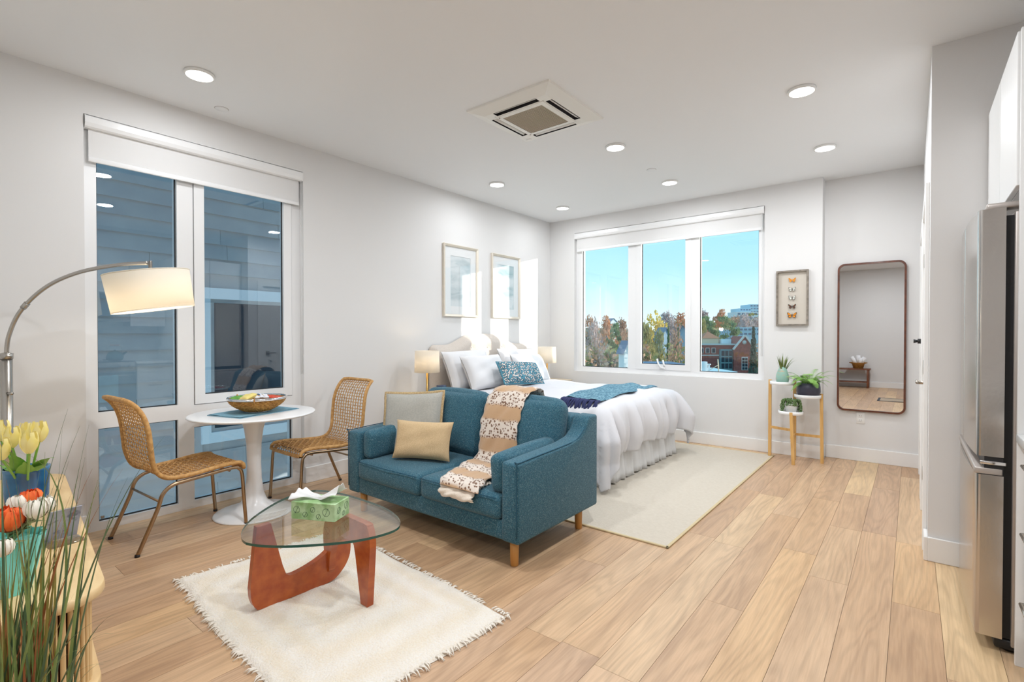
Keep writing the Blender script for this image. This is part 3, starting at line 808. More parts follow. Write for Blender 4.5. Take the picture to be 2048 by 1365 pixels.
# gathered skirt round three sides
def skirt():
    pts = []
    x0, x1, y0, y1, r = bx0, bx1 + 0.035, by0 - 0.035, by1 + 0.035, 0.03
    n = 130
    for i in range(n): pts.append((x0 + (x1 - x0) * i / n, y0, 0, -1))
    for i in range(110): pts.append((x1, y0 + (y1 - y0) * i / 110, 1, 0))
    for i in range(n + 1): pts.append((x1 - (x1 - x0) * i / n, y1, 0, 1))
    N = len(pts); m = MB()
    rr = random.Random(3); ph = [rr.uniform(0, 6.28) for _ in range(4)]
    def fn(u, v):
        i = min(N - 1, int(round(u * (N - 1)))); x, y, nx, ny_ = pts[i]
        s = i * 0.0155
        w = math.sin(s * 62 + ph[0]) * 0.5 + math.sin(s * 37 + ph[1]) * 0.35 + math.sin(s * 91 + ph[2]) * 0.25
        amp = 0.006 + 0.016 * (1 - v)
        flare = 0.045 * (1 - v)
        z = 0.008 + (0.42 - 0.008) * v + (0.012 * math.sin(s * 23 + ph[3]) + 0.006) * (1 - v)
        return (x + nx * (flare + w * amp), y + ny_ * (flare + w * amp), max(z, 0.012))
    m.grid(fn, N, 9)
    return m.build('bed_skirt', 'skirt_white', bed)
sk = skirt(); sm_ = sk.modifiers.new('thickness', 'SOLIDIFY'); sm_.thickness = 0.004
# duvet draped over mattress, foot and sides
def duvet():
    x0, x1, y0, y1 = -3.72, bx1 + 0.0, by0 + 0.0, by1 - 0.0
    ZT, OH, RR = 0.672, 0.44, 0.075
    rr = random.Random(11); ph = [rr.uniform(0, 6.28) for _ in range(12)]
    nu, nv = 120, 130
    m = MB()
    def fn(u, v):
        px = x0 + u * (x1 + OH - x0); py = y0 - 0.58 + v * (y1 - y0 + 0.58 + 0.40)
        cx, cy = min(px, x1), max(y0, min(y1, py))
        dx, dy = px - cx, py - cy
        # shorten hanging at the far corners of the sheet
        L_ = math.hypot(dx, dy)
        puff = 0.018 * math.sin(5.2 * px + ph[0] + 2 * py) * math.sin(4.6 * py + ph[1]) + 0.012 * math.sin(11 * px - 7 * py + ph[2]) * math.sin(8 * py + ph[5]) + 0.008 * math.sin(17 * py + 3 * px + ph[3])
        edge = min(1.0, (x1 - cx) * 5 + 0.35, min(cy - y0, y1 - cy) * 5 + 0.35)
        crown = 0.045 * (1 - ((cy - (y0 + y1) / 2) / ((y1 - y0) / 2)) ** 4) * min(1.0, (cx - x0) * 2 + 0.3) * min(1.0, (x1 - cx) * 2.2 + 0.25)
        if L_ < 1e-6:
            return (px, py, ZT + crown + puff * 0.8 * edge)
        nx, ny_ = dx / L_, dy / L_
        q = PI / 2 * RR
        if L_ < q:
            a = L_ / RR; out, dn = RR * math.sin(a), RR * (1 - math.cos(a))
        else:
            out, dn = RR + 0.02 * (L_ - q), RR + (L_ - q)
        per = (cy if abs(nx) > 0.5 else cx) * 1.0 + math.atan2(ny_, max(nx, 1e-6)) * 0.25
        k = min(1.0, dn / 0.25)
        fold = (0.034 * math.sin(per * 21 + ph[6]) + 0.024 * math.sin(per * 37 + ph[7]) + 0.012 * math.sin(per * 63 + ph[8])) * k
        fold += puff * (1 - k) * 0.6
        belly = 0.05 * math.sin(min(1.0, dn / 0.42) * PI)
        out += fold + belly + 0.16 * abs(nx * ny_) * 2 * k * (0.4 + 0.6 * min(1, dn / 0.5))
        z = ZT - dn + puff * 0.5 * (1 - k) + crown * max(0, 1 - k)
        z += k * 0.018 * math.sin(per * 9 + ph[9])
        z = max(z, 0.035 + 0.02 * math.sin(per * 30))
        return (cx + nx * out, cy + ny_ * out, z)
    m.grid(fn, nu, nv)
    o = m.build('duvet', 'linen_white', bed)
    sm_ = o.modifiers.new('thickness', 'SOLIDIFY'); sm_.thickness = 0.022; sm_.offset = 1
    return o
duvet()
MB().grid(lambda u, v: (-3.99 + u * 0.34, by0 - 0.02 + v * (by1 - by0 + 0.04), 0.672 + 0.014 * math.sin(9 * v + 5 * u) - 0.10 * max(0, abs(v - 0.5) - 0.47) * 33 * 0.3), 20, 60).build('sheet', 'linen_white', bed)

PILLOWS = [
    (facing((-3.84, 4.06, 0.905), 0, 22, 2), 0.70, 0.46, 0.18, 'large white bed pillow leaning on the headboard nearest the sofa', 'pillow_white', 1),
    (facing((-3.84, 4.98, 0.90), 0, 22, -1), 0.70, 0.46, 0.18, 'large white bed pillow leaning on the headboard nearest the window', 'pillow_white', 2),
    (facing((-3.615, 4.08, 0.885), -3, 28, 1), 0.60, 0.40, 0.17, 'white textured pillow in front, nearest the sofa', 'waffle_white', 3),
    (facing((-3.615, 4.90, 0.875), 3, 28, -2), 0.62, 0.40, 0.17, 'white textured pillow in front, nearest the window', 'waffle_white', 4),
]
for M_, w, h, t, lb, mt, sd_ in PILLOWS:
    p = thing('bed_pillow', lb, 'pillow', group='white pillows on the bed')
    MB().pillow(w, h, t, k=0.06, M=M_, seed=sd_, wr=0.010, edge=0.002, n=30).build('pillowcase', mt, p)
# teal dotted lumbar pillow
def dot_mat():
    m = bpy.data.materials.new('teal_dots'); m.use_nodes = True
    nt = m.node_tree; b = nt.nodes['Principled BSDF']; L = nt.links.new
    t = nn(nt, 'ShaderNodeTexCoord'); v = nn(nt, 'ShaderNodeTexVoronoi'); v.inputs['Scale'].default_value = 52
    L(t.outputs['Object'], v.inputs['Vector'])
    r = nn(nt, 'ShaderNodeValToRGB'); L(v.outputs['Distance'], r.inputs[0])
    e = r.color_ramp.elements; e[0].position, e[0].color = 0.34, C4(srgb(226, 220, 214)); e[1].position, e[1].color = 0.66, C4(srgb(84, 144, 164))
    k = e.new(0.44); k.color = C4(srgb(44, 62, 74)); k = e.new(0.54); k.color = C4(srgb(58, 96, 112))
    L(r.outputs[0], b.inputs['Base Color']); b.inputs['Roughness'].default_value = 0.9
    MATS['teal_dots'] = m
dot_mat()
mat('teal_cloth', srgb(84, 144, 164), 0.9)
p = thing('lumbar_pillow', 'long teal pillow with cream dots lying against the white pillows', 'pillow')
M_ = facing((-3.345, 4.35, 0.868), -6, 34, -4)
MB().pillow(0.60, 0.27, 0.15, k=0.05, M=M_, seed=9, wr=0.004, edge=0.004, n=28).build('cover', 'teal_dots', p)
out = []
for u, v in [(i / 14, 0) for i in range(14)] + [(1, i / 14) for i in range(14)] + [(1 - i / 14, 1) for i in range(14)] + [(0, 1 - i / 14) for i in range(15)]:
    a, b = u * 2 - 1, v * 2 - 1
    out.append(M_ @ Vector((0.301 * a * (1 - 0.05 * (1 - b * b)), 0.136 * b * (1 - 0.05 * (1 - a * a)), 0)))
MB().tube(out, 0.008, 6, caps=False).build('side_band', 'teal_cloth', p)

# knitted throw across the foot of the bed
mat('knit_teal', srgb(62, 108, 130), 0.95, col2=srgb(118, 158, 174), scale=46, ramp=(0.3, 0.7), kind='voronoi', bump=0.5, bscale=90)
mat('fringe_navy', srgb(44, 50, 92), 0.95)
kt = thing('knit_throw', 'teal knitted throw with navy tassels across the foot of the bed', 'throw')
def bedtop(x, y):
    cr = 0.045 * (1 - min(1, abs((y - 4.56) / 0.76)) ** 4) * min(1.0, (-2.06 - x) * 2.2 + 0.25)
    return 0.672 + cr + 0.016
m = MB()
def kfn(side):
    def fn(u, v):
        y = 3.83 + u * 1.50; x = -2.47 + v * 0.36 - 0.08 * (u - 0.2) + 0.012 * math.sin(17 * u)
        z = bedtop(x, y) + 0.022 + 0.008 * math.sin(13 * u + 9 * v) + side * 0.012 * (1 - (2 * abs(v - 0.5)) ** 6)
        return (x, y, z)
    return fn
m.grid(kfn(1), 60, 20).grid(kfn(-1), 60, 20)
fixn(m.build('knit_cloth', 'knit_teal', kt))
m = MB(); rr = random.Random(5)
for i in range(26):
    v = i / 25; a = Vector((-2.455 + v * 0.36, 3.84, bedtop(-2.47 + v * 0.36, 3.84) + 0.022))
    b = a + Vector((rr.uniform(-0.02, 0.02), -0.06, -0.012)); c = b + Vector((rr.uniform(-0.02, 0.02), -0.045 + rr.uniform(-0.01, 0.01), -0.06))
    m.tube(bez([a, b, c], 4), [0.011] * 4 + [0.010] * 4 + [0.006], 6)
m.build('tassel_fringe', 'fringe_navy', kt)

# ------------------------------------------------------------------ bedside
mat('brass', srgb(196, 160, 96), 0.3, 1.0)
mat('shade_linen', srgb(244, 238, 226), 0.85, trans=0.35)
mat('bulb', (1, 0.9, 0.7), 0.5, emit=(1.0, 0.78, 0.5), estr=10)
mat('nightstand_wood', srgb(214, 196, 170), 0.45, col2=srgb(198, 178, 150), scale=5, stretch=(1, 6, 6))
mat('navy_gloss', srgb(38, 52, 84), 0.2)
mat('clock_face', srgb(120, 170, 196), 0.2)
def nightstand(x, y, lb):
    t = thing('nightstand', lb, 'nightstand', (x, y, 0), group='bedside tables')
    MB().bbox(-0.20, 0.20, -0.17, 0.17, 0.30, 0.655, bev=0.006).build('body', 'nightstand_wood', t)
    MB().bbox(-0.21, 0.215, -0.185, 0.185, 0.655, 0.675, bev=0.004).build('top', 'nightstand_wood', t)
    d = MB().bbox(0.20, 0.212, -0.155, 0.155, 0.46, 0.64, bev=0.003).build('drawer', 'nightstand_wood', t)
    MB().ell((0.224, 0, 0.55), 0.013, 0.013, 0.013, 12, 8).build('knob', 'brass', d)
    for sx_ in (-0.17, 0.17):
        for sy in (-0.14, 0.14):
            MB().tube([(sx_, sy, 0.31), (sx_, sy, 0.0)], [0.018, 0.012], 12).build('leg', 'nightstand_wood', t)
    return t
nightstand(-3.86, 3.37, 'pale wood bedside table behind the sofa')
nightstand(-3.86, 5.72, 'pale wood bedside table by the wide window')
def bedlamp(x, y, lb, w):
    t = thing('table_lamp', lb, 'lamp', (x, y, 0.675), group='bedside lamps')
    MB().lathe([(0, 0.0), (0.06, 0.0), (0.06, 0.012), (0.012, 0.016), (0.0105, 0.02), (0.0105, 0.40), (0, 0.40)], 24).build('base', 'brass', t)
    s = MB().lathe([(0.122, 0.235), (0.126, 0.236), (0.120, 0.452), (0.116, 0.451), (0.122, 0.235)], 40).build('shade', 'shade_linen', t)
    q = MB()
    for k in range(3):
        a = k * 2 * PI / 3; q.tube([(0, 0, 0.40), (0.118 * math.cos(a), 0.118 * math.sin(a), 0.43)], 0.002, 5)
    q.build('spider', 'brass', s)
    MB().ell((0, 0, 0.33), 0.022, 0.022, 0.032, 12, 8).build('bulb', 'bulb', t)
    ld = bpy.data.lights.new('bulb_glow', 'POINT'); ld.energy = w; ld.color = (1, 0.80, 0.55); ld.shadow_soft_size = 0.03
    lo = bpy.data.objects.new('bulb_glow', ld); COL.objects.link(lo); lo.location = (x, y, 0.675 + 0.37)
bedlamp(-3.80, 3.40, 'lit bedside lamp with white drum shade and brass stem behind the sofa', 1.6)
bedlamp(-3.86, 5.605, 'bedside lamp with white drum shade in sunlight by the wide window', 0.6)
ck = thing('alarm_clock', 'small dark blue alarm clock on the bedside table', 'clock', (-3.70, 3.50, 0.675), R(-20))
MB().bbox(-0.03, 0.03, -0.045, 0.045, 0, 0.105, bev=0.008).build('case', 'navy_gloss', ck)
MB().bbox(0.0295, 0.032, -0.034, 0.034, 0.025, 0.09, bev=0.001, seg=1).build('face', 'clock_face', ck)

# two framed prints over the bed
mat('champagne', srgb(226, 218, 204), 0.35, 0.3)
mat('mat_board', srgb(238, 240, 240), 0.8)
def art_mat(name, seed, lo, hi):
    m = bpy.data.materials.new(name); m.use_nodes = True
    nt = m.node_tree; b = nt.nodes['Principled BSDF']; L = nt.links.new
    t = nn(nt, 'ShaderNodeTexCoord'); mp = nn(nt, 'ShaderNodeMapping'); mp.inputs['Location'].default_value = (seed, seed * 2, 0); mp.inputs['Scale'].default_value = (1, 0.8, 2.2)
    L(t.outputs['Object'], mp.inputs[0])
    n = nn(nt, 'ShaderNodeTexNoise'); n.inputs['Scale'].default_value = 4; n.inputs['Detail'].default_value = 6; n.inputs['Distortion'].default_value = 0.8
    L(mp.outputs[0], n.inputs['Vector'])
    r = nn(nt, 'ShaderNodeValToRGB'); L(n.outputs['Fac'], r.inputs[0])
    e = r.color_ramp.elements; e[0].position, e[0].color = 0.28, C4(lo); e[1].position, e[1].color = 0.56, C4(hi)
    L(r.outputs[0], b.inputs['Base Color']); b.inputs['Roughness'].default_value = 0.8
    MATS[name] = m
art_mat('art_misty', 1.3, srgb(176, 194, 198), srgb(220, 228, 230))
art_mat('art_shore', 5.1, srgb(160, 186, 190), srgb(226, 232, 234))
def picture(y0, y1, z0, z1, art, lb):
    t = thing('framed_print', lb, 'picture', (XL, (y0 + y1) / 2, (z0 + z1) / 2), group='framed prints above the bed')
    hw, hh = (y1 - y0) / 2, (z1 - z0) / 2
    fr = MB()
    prof = [(0.0, 0.0), (0.030, 0.0), (0.034, 0.006), (0.030, 0.014), (0.026, 0.022), (0.018, 0.028), (0.0, 0.028)]   # (depth, inset)
    for k in range(6):
        for c in range(4):
            def cn(cc, ins): return [(-hw + ins, -hh + ins), (hw - ins, -hh + ins), (hw - ins, hh - ins), (-hw + ins, hh - ins)][cc % 4]
            (d0, i0), (d1, i1) = prof[k], prof[k + 1]
            a, b, a2, b2 = cn(c, i0), cn(c + 1, i0), cn(c, i1), cn(c + 1, i1)
            fr.add([(d0, *a), (d0, *b), (d1, *b2), (d1, *a2)], [(0, 1, 2, 3)])
    fixn(fr.build('frame', 'champagne', t, weld=True))
    mb = frame_rect(MB(), 'x', 0.004, 0.010, -hw + 0.02, hw - 0.02, -hh + 0.02, hh - 0.02, 0.10, 0.10, 0.105).build('mat_board', 'mat_board', t)
    MB().box(0.003, 0.006, -hw + 0.10, hw - 0.10, -hh + 0.09, hh - 0.10).build('print', art, t)
    MB().box(0.014, 0.016, -hw + 0.024, hw - 0.024, -hh + 0.024, hh - 0.024).build('glass', 'picture_glass', t)
picture(3.895, 4.462, 1.495, 2.316, 'art_misty', 'framed misty print with white mat above the bed, left of the pair')
picture(4.718, 5.288, 1.497, 2.308, 'art_shore', 'framed pale shore print with white mat above the bed, right of the pair')
# ================================================================== RUGS, TABLES, CHAIRS
mat('rug_cream', srgb(220, 211, 196), 0.95, col2=srgb(210, 200, 184), scale=40, stretch=(1, 6, 1), bump=0.4, bscale=260)
mat('rug_edge', srgb(206, 188, 150), 0.9)
def cotton_rug_mat():
    m = bpy.data.materials.new('rug_cotton'); m.use_nodes = True
    nt = m.node_tree; b = nt.nodes['Principled BSDF']; L = nt.links.new
    t = nn(nt, 'ShaderNodeTexCoord'); sp = nn(nt, 'ShaderNodeSeparateXYZ'); L(t.outputs['Object'], sp.inputs[0])
    def mth(op, a, b_=None, c=None):
        n = nn(nt, 'ShaderNodeMath', operation=op)
        for i, q in enumerate((a, b_, c)):
            if q is None: continue
            if isinstance(q, (int, float)): n.inputs[i].default_value = q
            else: L(q, n.inputs[i])
        return n.outputs[0]
    # concentric tufted rectangles
    ax = mth('ABSOLUTE', mth('DIVIDE', sp.outputs['X'], 0.74)); ay = mth('ABSOLUTE', mth('DIVIDE', sp.outputs['Y'], 0.47))
    d = mth('MAXIMUM', ax, ay)
    nz = nn(nt, 'ShaderNodeTexNoise'); nz.inputs['Scale'].default_value = 14; L(t.outputs['Object'], nz.inputs['Vector'])
    s = mth('SINE', mth('MULTIPLY', mth('ADD', d, mth('MULTIPLY', nz.outputs['Fac'], 0.07)), 24.0))
    n2 = nn(nt, 'ShaderNodeTexNoise'); n2.inputs['Scale'].default_value = 120; L(t.outputs['Object'], n2.inputs['Vector'])
    f = mth('MULTIPLY_ADD', s, 0.16, mth('MULTIPLY', n2.outputs['Fac'], 1.0))
    r = nn(nt, 'ShaderNodeValToRGB'); L(f, r.inputs[0])
    e = r.color_ramp.elements; e[0].position, e[0].color = 0.15, C4(srgb(234, 229, 222)); e[1].position, e[1].color = 0.85, C4(srgb(228, 215, 194))
    L(r.outputs[0], b.inputs['Base Color']); b.inputs['Roughness'].default_value = 0.97; b.inputs['Specular IOR Level'].default_value = 0.1
    bp = nn(nt, 'ShaderNodeBump'); bp.inputs['Strength'].default_value = 0.6; bp.inputs['Distance'].default_value = 0.01
    L(f, bp.inputs['Height']); L(bp.outputs[0], b.inputs['Normal'])
    MATS['rug_cotton'] = m
cotton_rug_mat()
mat('rug_fringe', srgb(240, 232, 220), 0.97)
# large flat-weave rug under the bed
br = thing('area_rug', 'large cream flat-weave rug under the bed', 'rug', (-2.60, 4.42, 0))
MB().bbox(-1.0, 1.46, -1.49, 1.46, 0.0005, 0.008, bev=0.003).build('weave', 'rug_cream', br)
for (x0, x1, y0, y1) in ((-1.01, 1.47, -1.502, -1.484), (-1.01, 1.47, 1.454, 1.472), (-1.012, -0.994, -1.502, 1.472), (1.452, 1.470, -1.502, 1.472)):
    MB().bbox(x0, x1, y0, y1, 0.0005, 0.0105, bev=0.003).build('binding', 'rug_edge', br)
# small tufted cotton rug under the coffee table
cr_ = thing('cotton_rug', 'small white tufted cotton rug with frayed fringe under the coffee table', 'rug', (-2.20, 1.345, 0), R(-4))
hx, hy = 0.75, 0.465
rr = random.Random(4)
def rfn(u, v):
    x, y = (u * 2 - 1) * hx, (v * 2 - 1) * hy
    e = min(1.0, min(u, 1 - u) * 60, min(v, 1 - v) * 40)
    x += 0.010 * math.sin(9 * v + 1) * (abs(u * 2 - 1)) ** 6 * (1 if u > 0.5 else -1); y += 0.010 * math.sin(11 * u) * (abs(v * 2 - 1)) ** 6
    return (x, y, 0.002 + e * (0.013 + 0.002 * math.sin(60 * u + 30 * v)) + e * rr.uniform(0, 0.0015))
MB().grid(rfn, 130, 84).build('pile', 'rug_cotton', cr_)
m = MB()
def tuft(x, y, dx, dy):
    l = rr.uniform(0.012, 0.038)
    a = Vector((x, y, 0.011)); sw = rr.uniform(-0.6, 0.6)
    d = Vector((dx + (-dy) * sw, dy + dx * sw, 0)).normalized()
    m.tube([a - d * 0.008, a + d * l * 0.5 + Vector((0, 0, 0.002)), a + d * l + Vector((0, 0, -0.006))], [0.0036, 0.003, 0.0015], 4)
for i in range(230):
    s = rr.uniform(-1, 1)
    tuft(s * hx, -hy + 0.006, 0, -1) if i % 2 else tuft(s * hx, hy - 0.006, 0, 1)
for i in range(150):
    s = rr.uniform(-1, 1)
    tuft(hx - 0.006, s * hy, 1, 0) if i % 2 else tuft(-hx + 0.006, s * hy, -1, 0)
tuft(hx, 0.45, 1, 0.4)
stuff(m.build('fringe', 'rug_fringe', cr_))

# ------------------------------------------------------------------ coffee table
mat('cherry_wood', srgb(166, 72, 26), 0.32, col2=srgb(190, 96, 40), scale=3, stretch=(6, 1.2, 6), detail=5, coat=0.25)
mat('glass_edge', srgb(40, 92, 84), 0.08, spec=0.6)
ct = thing('coffee_table', 'rounded triangle glass coffee table on curved cherry wood legs', 'table', (0, 0, 0))
GP = [(-2.235, 0.948), (-2.33, 0.992), (-2.459, 1.100), (-2.592, 1.290), (-2.632, 1.445), (-2.560, 1.535), (-2.368, 1.572), (-2.10, 1.572), (-1.944, 1.538), (-1.846, 1.486), (-1.798, 1.415), (-1.812, 1.300), (-1.872, 1.185), (-1.999, 1.042), (-2.100, 0.968), (-2.172, 0.940)]
GP = GP[::-1]
GC = bez([(x, y, 0) for x, y in GP] + [(GP[0][0], GP[0][1], 0)], 6)[:-1]
GT = 0.402
fixn(MB().prism([(p.x, p.y) for p in GC], GT, GT + 0.011, 0, mi_side=1, smooth=True).build('glass_top', ['table_glass', 'glass_edge'], ct))
SHP = [(0.035, .3985), (0.0, .11), (.006, .055), (.03, .014), (.08, 0), (.43, 0), (.53, .028), (.595, .10), (.605, .19), (.585, .27), (.572, .33), (.528, .33), (.515, .26), (.485, .20), (.43, .158), (.34, .128), (.235, .112), (.195, .128), (.175, .18), (.112, .3985)]
def slab(fs):
    pts = bez([(s, z, 0) for s, z in SHP[1:18]], 5)
    poly = [SHP[0]] + [(p.x, max(p.y, 0)) for p in pts] + SHP[18:]
    poly = [fs(s, z) for s, z in poly]
    bm = bmesh.new(); n = len(poly)
    A = [bm.verts.new((s, -0.017, z)) for s, z in poly]; B = [bm.verts.new((s, 0.017, z)) for s, z in poly]
    bm.faces.new(A); bm.faces.new(B[::-1])
    for i in range(n): bm.faces.new((A[i], B[i], B[(i + 1) % n], A[(i + 1) % n]))
    bmesh.ops.recalc_face_normals(bm, faces=bm.faces[:])
    return MB().bm(bm, 0, False)
b1 = slab(lambda s, z: (s * 0.83, z)).build('base_piece', 'cherry_wood', ct)
b1.location = (-2.355, 1.03, 0.016); b1.rotation_euler = (0, 0, R(87)); b1.scale = (1, 1, 0.966)
b2 = slab(lambda s, z: ((0.605 - s) * 0.69, 0.3985 - z)).build('base_piece', 'cherry_wood', ct)
b2.location = (-2.36, 1.42, 0.016); b2.rotation_euler = (0, 0, R(-2)); b2.scale = (1, 1, 0.966)
MB().tube([(-2.335, 1.42, 0.10), (-2.335, 1.42, 0.30)], 0.008, 10).build('pivot_pin', 'chrome', ct)
# tissue box
def tissue_mat():
    m = mat('tissue_box_print', srgb(140, 178, 118), 0.55, col2=srgb(188, 216, 170), scale=16, ramp=(0.4, 0.6))
    return m
tissue_mat()
mat('ink_green', srgb(70, 100, 72), 0.6)
mat('tissue', srgb(246, 246, 246), 0.9, trans=0.2)
tb = thing('tissue_box', 'green leaf-patterned tissue box on the glass coffee table', 'tissue box', (-2.213, 1.302, GT + 0.0115), R(26))
MB().bbox(-0.115, 0.115, -0.063, 0.063, 0, 0.082, bev=0.002, seg=1, smooth=False).build('carton', 'tissue_box_print', tb)
m = MB()
def ring(cx, cz, r, face):
    pts = []
    for k in range(17):
        a = k / 16 * 2 * PI; u, v = cx + r * math.cos(a), cz + r * math.sin(a)
        pts.append((u, -0.0634, v) if face == 'f' else (0.1154, u, v))
    m.tube(pts, 0.0009, 4, caps=False)
    q = [(cx - r * 0.5, cz - r * 1.1), (cx + r * 0.1, cz), (cx + r * 0.6, cz + r * 1.1)]
    m.tube([(u, -0.0634, v) if face == 'f' else (0.1154, u, v) for u, v in q], 0.0009, 4)
for cx, cz, r in ((-0.085, 0.045, 0.016), (0.07, 0.042, 0.018), (0.0, 0.05, 0.012), (0.03, 0.02, 0.011), (-0.04, 0.025, 0.012)): ring(cx, cz, r, 'f')
for cx, cz, r in ((-0.03, 0.045, 0.014), (0.035, 0.05, 0.016), (0.01, 0.02, 0.01)): ring(cx, cz, r, 's')
stuff(m.build('leaf_print', 'ink_green', tb))
m = MB()
def tfn(u, v):
    s = u * 2 - 1; t = v * 2 - 1
    w = 0.012 + 0.055 * abs(s) ** 0.8
    return (0.115 * s - 0.005, t * w * (1 + 0.2 * math.sin(5 * s)), 0.088 + 0.022 * abs(s) * (1.3 if s > 0 else 0.55) + (0.045 if s > 0 else 0.02) * abs(s) ** 1.6 * (0.4 + 0.6 * math.cos(2.2 * t)) + 0.006 * math.sin(9 * t + 5 * s))
m.grid(tfn, 40, 24)
ts = m.build('tissue_sheet', 'tissue', tb); q = ts.modifiers.new('thickness', 'SOLIDIFY'); q.thickness = 0.001

# ------------------------------------------------------------------ bistro table
mat('table_white', srgb(240, 240, 240), 0.3, coat=0.2)
tt = thing('tulip_table', 'round white pedestal table with trumpet base by the tall window', 'table', (-3.715, 1.665, 0))
MB().lathe([(0, 0.0), (0.260, 0.0), (0.264, 0.005), (0.256, 0.012), (0.20, 0.026), (0.13, 0.045), (0.085, 0.085), (0.062, 0.15), (0.050, 0.25), (0.046, 0.36), (0.050, 0.50), (0.064, 0.61), (0.086, 0.68), (0.11, 0.705), (0, 0.705)], 56).build('pedestal', 'table_white', tt)
MB().lathe([(0, 0.700), (0.37, 0.700), (0.405, 0.708), (0.415, 0.715), (0.413, 0.722), (0.405, 0.724), (0, 0.724)], 80).build('tabletop', 'table_white', tt)
mat('mat_blue', srgb(112, 158, 178), 0.9, col2=srgb(136, 178, 196), scale=60, stretch=(1, 6, 1), bump=0.2, bscale=150)
pm = thing('placemat', 'folded pale blue cloth placemat under the woven bowl', 'placemat', (-3.715, 1.675, 0.7245), R(15))
MB().bbox(-0.165, 0.165, -0.25, 0.25, 0, 0.004, bev=0.0015, seg=1).build('lower_fold', 'mat_blue', pm)
MB().grid(lambda u, v: (-0.163 + u * 0.324, -0.247 + v * 0.492, 0.0075 + 0.0015 * math.sin(8 * u + 5 * v)), 14, 20).build('upper_fold', 'mat_blue', pm)
mat('rattan', srgb(198, 146, 76), 0.6, col2=srgb(160, 108, 46), scale=60, bump=0.3, bscale=120)
mat('seagrass', srgb(196, 146, 72), 0.7, col2=srgb(150, 102, 42), scale=40, bump=0.4, bscale=100)
bw = thing('woven_bowl', 'round woven seagrass bowl with chrome rim on the white table', 'bowl', (-3.68, 1.675, 0.733))
def bfn(u, v):
    th = 2 * PI * u; z = 0.006 + 0.092 * v; r = 0.075 + 0.108 * math.sin(v * PI / 2) ** 0.85
    rowp = v * 9; k = int(rowp) % 2
    r += 0.008 * math.sin(th * 34 + rowp * PI * 0.9) * abs(math.sin(rowp * PI)) + 0.002 * abs(math.sin(rowp * PI))
    return (r * math.cos(th), r * math.sin(th), z)
m = MB().grid(bfn, 200, 50, closeu=True)
m.lathe([(0.075, 0.008), (0.0, 0.008)], 40)
m.lathe([(0.178, 0.098), (0.16, 0.06), (0.12, 0.028), (0.07, 0.014), (0.0, 0.013)], 40)
m.build('basket', 'seagrass', bw)
def torus(R_, r_, z, n=56, k=10):
    m = MB(); m.grid(lambda u, v: ((R_ + r_ * math.cos(2 * PI * v)) * math.cos(2 * PI * u), (R_ + r_ * math.cos(2 * PI * v)) * math.sin(2 * PI * u), z + r_ * math.sin(2 * PI * v)), n, k, closeu=True, closev=True); return m
torus(0.188, 0.009, 0.100).build('rim', 'chrome', bw)
torus(0.075, 0.004, 0.004).build('foot_ring', 'chrome', bw)
for a in (200, 330, 90):
    MB().tube([(0.188 * math.cos(R(a)) * q, 0.188 * math.sin(R(a)) * q, z) for q, z in ((0.93, 0.075), (1.0, 0.086), (1.06, 0.10), (1.0, 0.113), (0.93, 0.10))], 0.005, 6).build('tie', 'rattan', bw)
mat('snack_yellow', srgb(232, 214, 130), 0.3); mat('snack_green', srgb(98, 156, 62), 0.35); mat('packet_red', srgb(206, 74, 48), 0.3)
mat('creamer_white', srgb(226, 228, 236), 0.25); mat('ribbon_blue', srgb(60, 110, 168), 0.4)
bz0 = 0.733
def in_bowl(dx, dy, dz): return (-3.68 + dx, 1.675 + dy, bz0 + dz)
s_ = thing('snack_pouch', 'yellow snack pouch in the woven bowl', 'snack', in_bowl(-0.015, -0.075, 0.078), R(20))
MB().pillow(0.13, 0.10, 0.045, k=0.02, M=TR((0, 0, 0.022), (R(16), R(-14), 0)), seed=1, wr=0.004).build('pouch', 'snack_yellow', s_)
s_ = thing('snack_pouch', 'green snack wrapper at the left edge of the woven bowl', 'snack', in_bowl(-0.05, -0.125, 0.082), R(50))
MB().pillow(0.085, 0.055, 0.026, k=0.02, M=TR((0, 0, 0.018), (R(24), R(-10), 0)), seed=2, wr=0.003).build('pouch', 'snack_green', s_)
s_ = thing('snack_pouch', 'red snack packet at the right side of the woven bowl', 'snack', in_bowl(0.01, 0.12, 0.078), R(80))
MB().pillow(0.11, 0.07, 0.022, k=0.02, M=TR((0, 0, 0.014), (R(8), R(10), 0)), seed=3, wr=0.003).build('pouch', 'packet_red', s_)
for k, (dx, dy, lb) in enumerate(((0.02, -0.012, 'small white creamer pot beside the yellow pouch in the bowl'), (0.0, 0.03, 'small white creamer pot in the middle of the bowl'), (0.045, 0.042, 'small white creamer pot at the front of the bowl'), (-0.02, 0.068, 'small white creamer pot beside the red packet in the bowl'))):
    c = thing('creamer_pot', lb, 'creamer', in_bowl(dx, dy, 0.068), group='creamer pots in the bowl')
    MB().lathe([(0, 0), (0.013, 0), (0.018, 0.03), (0.021, 0.032), (0.021, 0.034), (0.016, 0.040), (0.008, 0.048), (0, 0.05)], 16).build('cup', 'creamer_white', c)
    MB().lathe([(0.0185, 0.030), (0.0188, 0.0325), (0.0215, 0.0325), (0.0215, 0.0345)], 16).build('lid_rim', 'plastic_white', c)
rb_ = thing('keyring_lanyard', 'thin blue lanyard loop lying in the woven bowl', 'lanyard', in_bowl(-0.03, 0.0, 0.10))
MB().tube(bez([(-0.05, -0.06, -0.01), (-0.03, -0.03, 0.018), (0, 0.01, 0.022), (0.03, 0.04, 0.008)], 6), 0.003, 6).build('loop', 'ribbon_blue', rb_)

